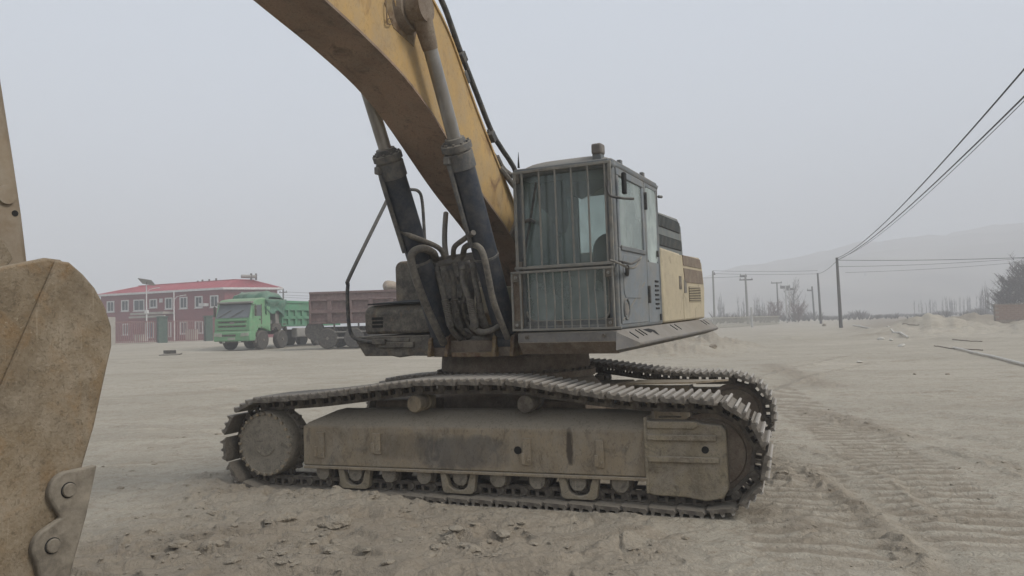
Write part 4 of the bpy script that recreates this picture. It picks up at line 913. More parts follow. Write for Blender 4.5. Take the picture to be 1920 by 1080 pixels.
# arm cylinder above the boom, bucket cylinder and link in front of the arm
ac = up_part(MB().cyl((2.75,0,5.28), (4.55,0,5.62), .11, n=24).box(2.65, 2.95, -.06, .06, 4.9, 5.3), 'arm_cylinder', M['cyl'])
usub(MB().cyl((4.5,0,5.61), (6.28,0,5.66), .06, n=20), 'piston_rod', M['rod'], ac)
bc = up_part(MB().cyl((6.75,0,4.75), (6.62,0,3.3), .095, n=24).beam((6.5,0,4.85), (6.75,0,4.75), .12, .16), 'bucket_cylinder', M['cyl'])
usub(MB().cyl((6.62,0,3.35), (6.55,0,2.45), .05, n=20), 'piston_rod', M['rod'], bc)
bl = up_part(MB().beam((6.55,-.26,2.42), (6.02,-.26,2.62), .05, .14, (0,1,0)).beam((6.55,.26,2.42), (6.02,.26,2.62), .05, .14, (0,1,0)).beam((6.55,.0,2.42), (6.30,0,1.98), .30, .12, (1,0,0)).cyl((6.55,-.3,2.42), (6.55,.3,2.42), .06), 'bucket_link', M['arm'], .01)
# bucket
bp_l = [(6.02,1.99),(5.80,2.045),(5.74,2.04),(5.68,2.005),(5.625,1.945),(5.575,1.86),(5.54,1.77),(5.535,1.69),(5.56,1.60),(5.62,1.37),(5.68,1.20),(5.73,.95),(5.77,.70),(5.82,.36)]
bp_b = [(5.95,.26),(6.3,.30),(6.65,.50),(6.90,.82),(7.0,1.2),(6.92,1.58),(6.7,1.88),(6.4,2.0)]
side_poly = bp_l+bp_b
BH = .74
bk = MB()
shell = [(5.82,.36),(5.80,.30)]+bp_b+[(6.02,1.99)]
inner = [(x-.03*(x-6.25)/.6, z-.03*(z-1.15)/.8) for x, z in shell]
bk.prism(shell+inner[::-1], 'y', -BH, BH)
bucket = up_part(bk, 'bucket', M['bucket'], .008)
for s in (-1, 1):
    sp_ = usub(MB().prism(side_poly, 'y', s*(BH-.035), s*BH), 'side_plate', M['bucket'], bucket, .012)
    # thicker wear plate behind a groove that runs down from the crown
    wp = [(5.772,2.035),(5.72,2.03),(5.665,1.985),(5.615,1.93),(5.57,1.85),(5.545,1.77),(5.545,1.69),(5.57,1.60),(5.63,1.37),(5.69,1.20),(5.74,.95),(5.78,.70),(5.83,.36),(5.95,.28),(6.25,.32),(6.3,.6),(6.2,1.05),(6.06,1.40),(5.95,1.64),(5.86,1.84)]
    usub(MB().prism(wp, 'y', s*(BH-.004), s*(BH+.02)), 'wear_plate', M['bucket'], bucket, .01)
    # side cutter: two lobes round the bolts, notch between, point at the top
    c1, c2 = uL(122,918,BH+.03), uL(92,1022,BH+.03)
    def lobe(cn, r, a0, a1, k=9): return [(cn.x+r*math.cos(a), cn.z+r*math.sin(a)) for a in np.linspace(a0, a1, k)]
    tip = uL(177,871,BH+.03); l2 = uL(157,965,BH+.03); l3 = uL(131,1060,BH+.03)
    cut = [(tip.x,tip.z)] + lobe(c1,.072, rad(100), rad(-20), 10)
    mid = uL(112,970,BH+.03); cut += [(mid.x+.004,mid.z)] + lobe(c2,.072, rad(75), rad(-35), 10)
    e = uL(85,1100,BH+.03); cut += [(e.x+.02,e.z-.04),(5.86,.66),(5.80,.60),(l3.x,l3.z),(l2.x,l2.z)]
    usub(MB().prism(cut, 'y', s*(BH+.018), s*(BH+.05)), 'side_cutter', M['cutter'], bucket, .008)
    for cn in (c1, c2):
        usub(MB().cyl((cn.x,s*(BH+.045),cn.z), (cn.x,s*(BH+.053),cn.z), .03, n=24), 'cutter_bolt_recess', M['dark'], bucket)
        usub(MB().cyl((cn.x,s*(BH+.045),cn.z), (cn.x,s*(BH+.062),cn.z), .026, n=24), 'cutter_bolt', M['cutter'], bucket, .003)
    usub(MB().prism([(5.64,2.08),(5.68,2.16),(5.76,2.2),(6.25,2.06),(6.40,1.95),(5.75,1.93)], 'y', s*.22, s*.27), 'hinge_ear', M['bucket'], bucket, .01)
usub(MB().box(5.78, 5.84, -BH-.02, BH+.02, .30, .42), 'lip', M['cutter'], bucket, .01)
for k in range(5):
    y = -.62+.31*k
    usub(MB().add([(5.88,y-.06,.24),(5.88,y+.06,.24),(5.80,y+.06,.44),(5.80,y-.06,.44),(5.60,y-.03,.155),(5.60,y+.03,.155),(5.60,y+.03,.175),(5.60,y-.03,.175)], [(0,1,2,3),(4,7,6,5),(0,4,5,1),(1,5,6,2),(2,6,7,3),(3,7,4,0)]), 'tooth', M['cutter'], bucket, .008)
# ================================================================== BACKGROUND, LEFT: works yard
M['redwall'] = dusty('maroon_render', (.21,.032,.042), (.165,.027,.035), dust=.12, scale=.8, rust=(.16,.06,.06), rust_amt=.2, top=.3, bump=.05, fine=8)
M['redroof'] = plain('red_sheet_roof', (.32,.036,.048), .6, var=.12, scale=.6)
M['white'] = dusty('white_trim', (.62,.61,.60), (.52,.51,.50), dust=.2, scale=3, top=.3, bump=0)
M['pane'] = plain('dull_window_pane', (.045,.055,.058), .25, var=.3, scale=1.2)
M['blue'] = plain('blue_door_paint', (.06,.085,.15), .6)
M['greenpost'] = dusty('green_pillar', (.035,.082,.06), (.025,.06,.045), dust=.2, scale=2, top=.4, bump=.1, fine=6)
M['fencebar'] = dusty('maroon_fence_paint', (.22,.10,.098), (.17,.075,.075), dust=.25, scale=3, top=.3, bump=0)
M['concrete'] = dusty('pale_concrete', (.36,.33,.29), (.29,.265,.23), dust=.3, scale=1.5, top=.4, bump=.1)
M['tgreen'] = dusty('dusty_green_cab', (.165,.37,.19), (.13,.30,.155), dust=.45, scale=1.2, top=.65, bump=.02, dustcol=(.27,.30,.215))
M['bgreen'] = dusty('green_dump_body', (.09,.27,.155), (.07,.215,.125), dust=.4, scale=1.1, top=.6, bump=.02, dustcol=(.25,.27,.21))
M['tarp'] = dusty('green_tarp', (.075,.20,.14), (.05,.14,.10), dust=.3, scale=2, top=.4, bump=.1, fine=10)
M['bbrown'] = dusty('purple_brown_dump_body', (.155,.095,.088), (.12,.075,.07), dust=.5, scale=1.2, top=.5, bump=.03, dustcol=(.26,.205,.18))
M['chassis'] = dusty('dusty_chassis', (.05,.047,.045), (.035,.033,.032), dust=.5, scale=3, top=.5, bump=.05)
M['tyre'] = dusty('dusty_tyre', (.04,.038,.036), (.028,.027,.026), dust=.3, scale=4, top=.5, bump=.1)
M['rim'] = dusty('dusty_rim', (.16,.145,.125), (.10,.09,.08), dust=.5, scale=6, top=.4, bump=.1)
M['tank'] = dusty('dull_aluminium_tank', (.26,.255,.24), (.2,.19,.18), dust=.4, scale=2, top=.5, bump=0)
M['screen'] = plain('dark_windscreen', (.11,.12,.125), .3, var=.5, scale=.7)
M['lampglass'] = plain('lamp_glass', (.35,.36,.30), .3, var=.2, scale=5)

def flat_xy(p): return Vector((p.x, p.y, 0))
# ---------------------------------------------------------------- maroon two-storey building in two wings
GB = .86
b0, b1, b2 = flat_xy(at(189,560,97)), flat_xy(at(421,560,89)), flat_xy(at(520,560,92.5))
bld = empty('red_building', (b0.x, b0.y, GB)); B0 = Vector((b0.x, b0.y, GB))
tag(bld, 'two-storey maroon building with red sheet roof and white-framed windows behind the fence', 'building')
EH = 6.02
def bpart(mb, name, m, parent=bld, bevel=0):
    return mb.build(name, m, parent, Matrix.Translation(-B0) if parent is bld else None, bevel)
n1 = Vector((-(b1-b0).normalized().y, (b1-b0).normalized().x, 0)); n2 = Vector((-(b2-b1).normalized().y, (b2-b1).normalized().x, 0))
nm = (n1+n2).normalized(); W_ = 9.0
outl = [b0, b1, b2, b2+n2*W_, b1+nm*W_, b0+n1*W_]
wall = bpart(MB().prism([(p.x, p.y) for p in outl], 'z', GB-.4, GB+EH), 'wall', M['redwall'])
# roof: hipped, with overhang and a white fascia
ov = .55
e0, e1, e2 = b0-n1*ov-(b1-b0).normalized()*ov, b1-nm*ov, b2-n2*ov+(b2-b1).normalized()*ov
f0, f1, f2 = b0+n1*(W_+ov)-(b1-b0).normalized()*ov, b1+nm*(W_+ov), b2+n2*(W_+ov)+(b2-b1).normalized()*ov
r0, r1, r2 = (e0+f0)/2+(b1-b0).normalized()*2.2, (e1+f1)/2, (e2+f2)/2-(b2-b1).normalized()*2.2
def zz(p, z): return (p.x, p.y, z)
ze, zr = GB+EH+.18, GB+EH+1.4
rfv = [zz(p, ze) for p in (e0,e1,e2,f2,f1,f0)]+[zz(p, zr) for p in (r0,r1,r2)]
roof = bpart(MB().add(rfv, [(0,1,7,6),(1,2,8,7),(2,3,8),(3,4,7,8),(4,5,6,7),(5,0,6),(0,5,4,3,2,1)]), 'roof', M['redroof'])
for a, b in ((e0,e1),(e1,e2),(e2,f2),(f0,e0)):
    bpart(MB().beam(zz(a, ze-.12), zz(b, ze-.12), .06, .26), 'fascia', M['white'])
for a, b, h, k in ((e0,e1,r0,26),(e1,e2,r1,12)):                      # standing seams of the sheet roof
    nxt = r1 if a is e0 else r2
    for i in range(1, k):
        t = i/k; lo_ = Vector(zz(a.lerp(b, t), ze+.02)); hi_ = Vector(zz(h.lerp(nxt, t), zr+.02)); bpart(MB().beam(lo_, hi_, .06, .05), 'roof_seam', M['redroof'])
bpart(MB().beam(zz(r0, zr+.04), zz(r1, zr+.04), .25, .08).beam(zz(r1, zr+.04), zz(r2, zr+.04), .25, .08), 'ridge_cap', M['redroof'])
for px, hh in ((388,.35),(372,.3),(356,.3),(345,.2)):
    t = (px-199)/(430-199); p = r0.lerp(r1, min(1, max(0, t))); bpart(MB().cyl(zz(p, zr), zz(p, zr+hh), .12, n=8), 'roof_vent', M['chassis'])
for px in (455, 474):
    t = (px-430)/(505-430); p = r1.lerp(r2, max(0, min(1, t))); q = p+(b2-b1).normalized()*1.2
    hw = bpart(MB().cyl(zz(p, zr+.45), zz(q, zr+.45), .22, n=14), 'water_heater', M['tank'])
    bpart(MB().box(q.x-.05, q.x+.15, q.y-.1, q.y+.1, zr, zr+.85), 'heater_post', M['chassis'])
def facade(px, py, a, b):
    o = np.array([0,0,CAM_H]); d = ray(px, py); t = (b-a).normalized(); n = Vector((-t.y, t.x, 0))
    k = ((a.x-o[0])*n.x+(a.y-o[1])*n.y)/(d[0]*n.x+d[1]*n.y); p = o+d*k
    return (p[0]-a.x)*t.x+(p[1]-a.y)*t.y, p[2]
def window(px0, px1, py0, py1, a=b0, b=b1, door=False, m='pane'):
    s0, z1 = facade(px0, py0, a, b); s1, z0 = facade(px1, py1, a, b); t = (b-a).normalized(); n = Vector((-t.y, t.x, 0))
    Mx = Matrix(((t.x, n.x, 0, a.x), (t.y, n.y, 0, a.y), (0,0,1,0), (0,0,0,1)))
    fw = .15
    w = bpart(MB().box(s0, s1, -.09, .02, z0, z0+fw, Mx).box(s0, s1, -.09, .02, z1-fw, z1, Mx).box(s0, s0+fw, -.09, .02, z0+fw, z1-fw, Mx).box(s1-fw, s1, -.09, .02, z0+fw, z1-fw, Mx), 'door_frame' if door else 'window_frame', M['white'])
    bpart(MB().box(s0+fw, s1-fw, -.03, -.005, z0+fw, z1-fw, Mx), 'pane', M[m])
    bpart(MB().box((s0+s1)/2-.03, (s0+s1)/2+.03, -.05, -.02, z0+fw, z1-fw, Mx), 'mullion', M['white'])
    if not door: bpart(MB().box(s0-.06, s1+.06, -.16, .02, z0-.07, z0, Mx), 'sill', M['white'])
for w in ((201,215,565,585),(228,242,563,583.5),(251,271.5,562,583),(281,295,561,577),(310,324,558.5,579.5),(337.5,352,557,578.5),(366,380.5,555.5,577),(394.5,410,554,576)): window(*w)
for w in ((230,242,607,628),(338,352,603,626),(366,381,602,625)): window(*w)
window(272,290,604,634, door=True, m='blue'); window(311,322,603,632, door=True, m='redwall')
for px in (440, 470, 500): window(px, px+13, 556, 576, b1, b2)
def fbox(px0, px1, py0, py1, y0, y1, name, m, a=b0, b=b1):
    s0, z1 = facade(px0, py0, a, b); s1, z0 = facade(px1, py1, a, b); t = (b-a).normalized(); n = Vector((-t.y, t.x, 0))
    Mx = Matrix(((t.x, n.x, 0, a.x), (t.y, n.y, 0, a.y), (0,0,1,0), (0,0,0,1))); return bpart(MB().box(s0, s1, y0, y1, z0, z1, Mx), name, m)
fbox(264,325,587,588.4,-1.6,0,'entrance_canopy',M['concrete']); fbox(264,330,593.5,594.3,-1.8,-1.6,'canopy_edge',M['concrete'])
fbox(299,305,560,567,-.05,0,'wall_plaque',M['white'])
for x0, x1, y0, y1 in ((381,387,569,574),(388,393,569,574)): fbox(x0,x1,y0,y1,-.75,-.15,'air_conditioner',M['white'])

# ---------------------------------------------------------------- yard fence
FD0, FD1 = at(212,640,66), at(393,634,71)
fa, fb = flat_xy(FD0), flat_xy(FD1); ft = (fb-fa).normalized(); GF = .80
fen = empty('yard_fence', (fa.x, fa.y, GF)); tag(fen, 'maroon vertical-bar fence with green pillars in front of the maroon building', 'fence')
FM = Matrix(((ft.x, -ft.y, 0, 0), (ft.y, ft.x, 0, 0), (0,0,1,0), (0,0,0,1)))
def fpart(mb, name, m, bevel=0): return mb.build(name, m, fen, FM, bevel)
FL = (fb-fa).length
def fs_(px): return facade(px, 620, fa, fb)[0]
PX = [(200,215,'concrete'),(295.5,312.5,'greenpost'),(384,397,'greenpost')]
for a_, b_, mt in PX:
    s0, s1 = fs_(a_), fs_(b_); fpart(MB().box(s0, s1, -.4, .4, -.5, 2.40 if mt != 'concrete' else 2.5), 'pillar', M[mt], .03)
    if mt != 'concrete': fpart(MB().box(s0-.06, s1+.06, -.46, .46, 2.405, 2.50), 'pillar_cap', M[mt])
bar_me = MB().box(-.035, .035, -.03, .03, .12, 2.12).mesh('fence_bar', M['fencebar'])
for a_, b_ in ((215.5,295),(313,383.5),(397.5,420)):
    s0, s1 = fs_(a_), fs_(b_); n = int((s1-s0)/.165)
    for z in (.22, 2.0): fpart(MB().box(s0, s1, -.03, .03, z-.03, z+.03), 'fence_rail', M['fencebar'])
    for i in range(n): link('fence_bar', bar_me, fen, FM @ Matrix.Translation((s0+(i+.5)*(s1-s0)/n, 0, 0)))
    fpart(MB().box(s0, s1, -.12, .12, -.5, .10), 'fence_footing', M['concrete'])
# yard clutter behind the bars
for px, py, w, h, m_, lab, nm_ in ((262,627,.9,.8,'concrete','pale crate in the yard behind the left fence bay','crate'),(360,620,1.0,1.2,'concrete','white cabinet in the yard behind the right fence bay','cabinet')):
    p = at(px, py, 78); k = empty(nm_, (p.x, p.y, .84)); tag(k, lab, nm_)
    MB().box(-w/2, w/2, -.4, .4, 0, h).build('body', M[m_], k, None, .03); MB().box(-w/2-.02, w/2+.02, -.42, .42, h, h+.06).build('lid', M['tank'], k); MB().box(-.02, .02, -.42, -.40, .05, h-.05).build('door_gap', M['chassis'], k)

# ---------------------------------------------------------------- street lamps
def street_lamp(px, py_top, dist, solar, lab):
    p = at(px, py_top, dist); g = .84; H = p.z-g
    o = empty('street_lamp', (p.x, p.y, g)); tag(o, lab, 'street lamp', 'street lamps in the yard')
    MB().cyl((0,0,-.3), (0,0,H), .085, .05, 12).build('pole', M['white'], o); MB().box(-.16,.16,-.16,.16,-.3,.10).build('base', M['concrete'], o)
    MB().tube([(0,0,H-.9),(.35,-.05,H-.55),(.9,-.1,H-.45)], .035).build('arm', M['white'], o)
    MB().prism([(.75,H-.50),(1.35,H-.42),(1.35,H-.36),(.75,H-.42)], 'y', -.22, 0).build('lamp_head', M['white'], o)
    if solar:
        Mx = Matrix.Translation((.05,0,H+.25)) @ Matrix.Rotation(rad(-28), 4, 'X') @ Matrix.Rotation(rad(12), 4, 'Y')
        pn = MB().box(-.72,.72,-.5,.5,-.02,.02, Mx).build('solar_panel', M['pane'], o); MB().box(-.75,.75,-.53,.53,-.035,-.021, Mx).build('panel_frame', M['tank'], pn); MB().cyl((0,0,H-.05), (.03,0,H+.22), .04).build('bracket', M['chassis'], o)
        MB().box(-.16,.16,-.13,.13,H*.50,H*.50+.35).build('battery_box', M['white'], o)
street_lamp(274.5, 533, 75, True, 'white street lamp carrying a tilted solar panel')
street_lamp(326, 547, 80, False, 'white street lamp with a short arm and no panel')

# ---------------------------------------------------------------- dump trucks
def wheel(root, x, y, r=.54, w=.32, dual=False):
    s = 1 if y > 0 else -1
    t = MB().lathe([(r*.58,-w/2),(r*.92,-w/2),(r,-w*.36),(r,w*.36),(r*.92,w/2),(r*.58,w/2)], (x, y, r), (0,1,0), 30).build('wheel', M['tyre'], root)
    MB().lathe([(.02,-.02),(.10,-.01),(.12,.0),(.16,-.08),(r*.40,-.10),(r*.55,-.01),(r*.60,.0),(r*.60,-.14),(.02,-.14)], (x, y+s*w*.5, r), (0,s,0), 24).build('rim', M['rim'], t)
    MB().cyl((x, y+s*(w*.5-.06), r), (x, y+s*(w*.5+.05), r), .09, .07, 12).build('hub', M['rim'], t)
    return t
def dump_body(root, x0, x1, zb, zt, mat, pockets, rows=2, board=.45):
    """open-topped body; side walls with rows of recessed pockets between raised ribs"""
    hw = 1.22
    b = MB().box(x0, x1, -hw+.1, hw-.1, zb, zb+.12).box(x0, x1, hw-.14, hw-.08, zb+.12, zt).box(x0, x1, -hw+.08, -hw+.14, zb+.12, zt).box(x1-.08, x1, -hw+.14, hw-.14, zb+.12, zt).box(x0, x0+.08, -hw+.14, hw-.14, zb+.12, zt)
    bd = b.build('dump_body', M[mat], root, None, .01)
    zp1 = zt-board
    for s in (-1, 1):
        ya, yb = s*(hw-.08), s*(hw+.05)
        n = pockets; L_ = x1-x0
        for k in range(n+1):
            x = x0+L_*k/n; MB().box(max(x0,x-.10), min(x1,x+.10), min(ya,yb), max(ya,yb), zb, zp1).build('side_post', M[mat], bd, None, .008)
        for k in range(rows+1):
            z = zb+(zp1-zb)*k/rows; MB().box(x0+.1, x1-.1, min(ya,yb), max(ya,yb)-(.0), max(zb, z-.09)+.001, min(zp1, z+.09)-.001).build('side_rail', M[mat], bd, None, .008)
        MB().box(x0, x1, min(ya, s*(hw-.02)), max(ya, s*(hw-.02)), zt-.09, zt+.03).build('top_rail', M[mat], bd, None, .008)
    return bd
def place(px, py, dist, heading, name, label, cat, group=None):
    p = at(px, py, dist); o = empty(name, (p.x, p.y, gz(p.x, p.y)), heading); return tag(o, label, cat, group)

HD = math.atan2(-math.cos(rad(18)), -math.sin(rad(18)))
lf_ = Vector((math.cos(rad(18)), -math.sin(rad(18)), 0))
cpt = at(470, 660, 42); org = Vector((cpt.x, cpt.y, 0))-lf_*1.25
gt = empty('dump_truck', (org.x, org.y, gz(org.x-1.0, org.y+3)+.0), HD)
tag(gt, 'dusty green eight-wheel dump truck with a green tarp rolled above its cab', 'truck', 'dump trucks in the yard')
# cab: rounded front, windscreen, grille bars, bumper
cabp = [(-.02,.55),(.0,1.05),(-.02,1.75),(-.10,2.02),(-.34,2.72),(-.55,2.92),(-1.2,3.02),(-1.85,2.98),(-1.9,1.25),(-1.85,1.10),(-1.62,1.08),(-1.3,1.22),(-.75,1.22),(-.52,.95),(-.50,.55)]
tcab = MB().prism(cabp, 'y', -1.24, 1.24).build('cab', M['tgreen'], gt, None, .07)
def tsub(mb, name, m, parent=tcab, bevel=0): return mb.build(name, M[m], parent, None, bevel)
wsv = [(-.02,-1.14,1.86),(-.02,1.14,1.86),(-.33,1.08,2.70),(-.33,-1.08,2.70)]
tsub(MB().add(wsv+[(x-.06, y, z) for x, y, z in wsv], [(0,1,2,3),(4,7,6,5),(0,4,5,1),(1,5,6,2),(2,6,7,3),(3,7,4,0)]), 'windscreen', 'screen')
tsub(MB().box(-.40,-.17,-1.2,1.2,2.68,2.80), 'sun_visor', 'tank', tcab, .03)
for z, h, hw in ((1.58,.07,.92),(1.33,.08,.95),(1.14,.03,1.05)): tsub(MB().box(-.03,.015,-hw,hw,z,z+h), 'grille_bar', 'chassis', tcab, .01)
for z in (1.68,1.42): tsub(MB().box(-.03,.04,-1.0,1.0,z,z+.09), 'grille_slat', 'tgreen', tcab, .02)
tsub(MB().box(-.42,.07,-1.25,1.25,.52,1.06), 'bumper', 'tgreen', tcab, .06)
tsub(MB().box(.06,.085,-.72,.30,.80,.92), 'bumper_grille', 'chassis', tcab, .01)
for s in (-1,1):
    tsub(MB().prism([(s*.62,.78),(s*1.18,.82),(s*1.18,1.0),(s*.66,.98)], 'x', .06, .09), 'headlight', 'lampglass', tcab, .02)
    tsub(MB().box(.0,.09,s*.55-.07,s*.55+.07,.44,.52), 'fog_lamp', 'lampglass', tcab, .02)
    tsub(MB().box(-.30,-.22,s*1.42-.06,s*1.42+.06,1.95,2.55), 'mirror', 'chassis', tcab, .02)
    tsub(MB().tube([(-.3,s*1.2,2.6),(-.26,s*1.42,2.62),(-.26,s*1.42,2.5)], .02), 'mirror_arm', 'chassis')
    tsub(MB().prism([(-.42,1.95),(-1.05,1.95),(-1.05,2.58),(-.62,2.60)], 'y', s*1.235, s*1.25), 'side_window', 'screen')
    tsub(MB().box(-1.06,-.98,s*1.24-.012,s*1.24+.012,1.25,2.65), 'door_gap', 'chassis')
    tsub(MB().box(-.98,-.82,s*1.25-.02,s*1.25+.02,1.72,1.78), 'door_handle', 'chassis')
    tsub(MB().prism([(-1.75,1.05),(-1.58,1.30),(-1.1,1.36),(-.72,1.30),(-.52,1.0),(-.46,1.0),(-.66,1.40),(-1.1,1.48),(-1.62,1.42),(-1.85,1.08)], 'y', s*.95, s*1.262), 'wheel_arch', 'tgreen')
    tsub(MB().box(-.62,-.42,s*1.05,s*1.2,.40,.75), 'step', 'chassis', gt)
tsub(MB().box(.07,.085,-.25,.25,.60,.74), 'number_plate', 'lampglass'); tsub(MB().box(.0,.03,-.16,.16,1.50,1.62), 'badge', 'tank', tcab, .02)
for y0 in (-.9, -.05): tsub(MB().beam((.03,y0,1.9), (-.13,y0+.75,2.3), .03, .03), 'wiper', 'chassis')
tsub(MB().box(-1.9,-.05,-.95,.95,.45,.60), 'undertray', 'chassis', gt)
tsub(MB().box(-9.4,-.4,-.42,.42,.85,1.12), 'chassis_rail', 'chassis', gt)
dump_body(gt, -9.6, -2.95, 1.32, 2.84, 'bgreen', 9, 2, .46)
tsub(MB().box(-9.6,-2.95,1.05,1.14,2.82,2.90), 'tarp_rail', 'bgreen', gt)
tsub(MB().box(-2.9,-2.55,-1.1,1.1,1.15,2.7), 'head_board', 'tank', gt, .02)
tsub(MB().cyl((-2.3,.55,1.1), (-2.3,.55,2.5), .11).cyl((-2.3,.9,1.1), (-2.3,.9,1.7), .08), 'lift_cylinder', 'tank', gt)
tsub(MB().box(-5.9,-4.6,.75,1.22,.62,1.20), 'fuel_tank', 'tank', gt, .08); tsub(MB().box(-6.6,-6.05,.75,1.2,.62,1.15), 'battery_box', 'tank', gt, .03)
tsub(MB().prism([(-2.7,1.05),(-2.45,1.30),(-2.0,1.1),(-2.2,1.5),(-3.4,1.5),(-3.6,1.05),(-3.35,1.30)], 'y', .93, 1.2), 'wheel_arch', 'chassis', gt)
for x in (-1.18, -3.05, -7.0, -8.4):
    for s in (-1, 1): wheel(gt, x, s*1.06, .55, .34)
tsub(MB().box(-7.0,-6.75,1.1,1.2,.1,1.1), 'mud_flap', 'black', gt)
# rolled tarp, lumpy
tv = []; nu, nv = 26, 14
rs2 = np.random.RandomState(2)
for i in range(nu+1):
    for j in range(nv+1):
        a, b = i/nu, j/nv; y = -1.32+2.64*a
        ang_ = math.pi*1.15*b-.25; rx_, rz_ = .95, .50
        x = -2.25-rx_*math.cos(math.pi*b)*.95; z = 2.92+rz_*math.sin(math.pi*min(1,max(0,b)))**.6
        z -= .34*max(0, abs(2*a-1)-.78)/.22
        nn = fbm(np.array([a*5+b*1.3]), np.array([b*3.5]), 3)[0]; z += .12*nn; x += .08*nn
        if b > .9: z -= .55*(b-.9)/.1
        tv.append((x, y, z))
tf_ = [(i*(nv+1)+j, i*(nv+1)+j+1, (i+1)*(nv+1)+j+1, (i+1)*(nv+1)+j) for i in range(nu) for j in range(nv)]
tp = MB().add(tv, tf_).build('tarp', M['tarp'], gt); sm = tp.modifiers.new('solid', 'SOLIDIFY'); sm.thickness = .05
sv = []
for i in range(9):
    for j in range(9):
        a, b = i/8, j/8; sv.append((-1.35-1.9*a+.05*math.sin(b*9+a*4), 1.30+.06*math.sin(a*14+b*3)+.04*math.sin(b*7), 2.95-.95*b*(.55+.35*math.sin(a*5.2)**2+.25*a)))
MB().add(sv, [(i*9+j, i*9+j+1, (i+1)*9+j+1, (i+1)*9+j) for i in range(8) for j in range(8)]).build('tarp_skirt', M['tarp'], gt).modifiers.new('solid', 'SOLIDIFY').thickness = .03

# brown dump truck seen from its side, front hidden behind the excavator
bt_ = at(583, 655, 39); bh = rad(-3)
br = empty('dump_truck', (bt_.x, bt_.y+1.2, gz(bt_.x+2, bt_.y+1.2)), bh)
tag(br, 'purple-brown dump truck standing crosswise behind the excavator hand rail', 'truck', 'dump trucks in the yard')
dump_body(br, .0, 6.6, 1.32, 2.98, 'bbrown', 6, 2, .38)
MB().box(.3, 9.0, -.42, .42, .85, 1.15).build('chassis_rail', M['chassis'], br)
for x in (.95, 2.35, 6.9):
    for s in (-1, 1): wheel(br, x, s*1.04, .54, .34)
MB().box(1.0, 3.9, -1.20, -1.14, .52, .60).box(1.0, 3.9, -1.20, -1.14, .84, .90).build('side_guard', M['tank'], br)
for x in (1.3, 2.6, 3.7): MB().box(x-.04, x+.04, -1.13, -1.06, .45, 1.3).build('guard_post', M['chassis'], br)
MB().box(3.1, 4.3, -1.15, -.6, .55, 1.1).build('tool_box', M['chassis'], br, None, .03)
MB().cyl((.25,-1.2,.95), (.25,-.9,.95), .5, n=24).build('spare_wheel', M['tyre'], br)
bcab = MB().prism([(6.9,1.0),(8.9,.6),(8.95,1.8),(8.6,2.85),(8.2,2.98),(6.95,2.95)], 'y', -1.22, 1.22).build('cab', M['bbrown'], br, None, .07)
MB().box(7.6, 8.45, -1.235, -1.215, 1.9, 2.6).build('side_window', M['screen'], bcab)
# third truck body farther along
bt2 = at(652, 650, 43); b3 = empty('dump_truck', (bt2.x, bt2.y+1.3, gz(bt2.x, bt2.y)), rad(2))
tag(b3, 'grey-mauve dump truck body partly hidden behind the excavator tool box', 'truck', 'dump trucks in the yard')
M['bmauve'] = dusty('faded_mauve_body', (.17,.135,.135), (.13,.10,.10), dust=.5, scale=1.2, top=.5, bump=.03)
dump_body(b3, .0, 5.4, 1.42, 3.18, 'bmauve', 5, 2, .45)
MB().box(.2, 7.6, -.42, .42, .85, 1.15).build('chassis_rail', M['chassis'], b3)
MB().prism([(5.6,1.0),(7.5,.6),(7.55,1.8),(7.2,2.85),(6.8,2.98),(5.65,2.95)], 'y', -1.22, 1.22).build('cab', M['bmauve'], b3, None, .07)
for x in (.9, 2.3, 5.9):
    for s in (-1, 1): wheel(b3, x, s*1.04, .54, .34)
# cloth bundle lying on that body
pb = at(727, 549, 43); M['cloth'] = dusty('cream_cloth_red_stripe', (.42,.36,.27), (.30,.24,.18), dust=.3, scale=5, rust=(.26,.09,.07), rust_amt=.45, top=.3, bump=.2, fine=12, stretch=(1,1,3))
bdl = []
for v in IV:
    n = fbm(np.array([v[0]*2.2+5]), np.array([v[1]*2.2+v[2]*1.7]), 3)[0]; bdl.append((v[0]*.55*(1+.4*n), v[1]*.5*(1+.3*n), v[2]*.42*(1+.5*n)))
me = bpy.data.meshes.new('cloth_bundle'); me.from_pydata(bdl, [], IF); me.materials.append(M['cloth'])
o = bpy.data.objects.new('cloth_bundle', me); col.objects.link(o); tag(o, 'cream and red cloth bundle heaped on the mauve truck body', 'bundle')
o.location = (pb.x, pb.y+1.3-1.15+1.0, b3.location.z+3.18+.30); o.modifiers.new('sub', 'SUBSURF').render_levels = 2

# dark scrap lying in front of the yard
for px, py, w, d_, h, lab, nm_ in ((320,666,.95,.5,.22,'dark flat plate of scrap on the dirt in front of the fence','scrap_plate'),):
    p = on_ground(px, py); o = MB().box(-w/2, w/2, -d_/2, d_/2, 0, .05).box(-w/2+.02, w/2-.3, d_/2-.05, d_/2, .05, h).build(nm_, M['chassis'], None, Matrix.Translation((p[0], p[1], gz(p[0], p[1])+.01)) @ Matrix.Rotation(.1, 4, 'X'), .01); tag(o, lab, 'scrap')

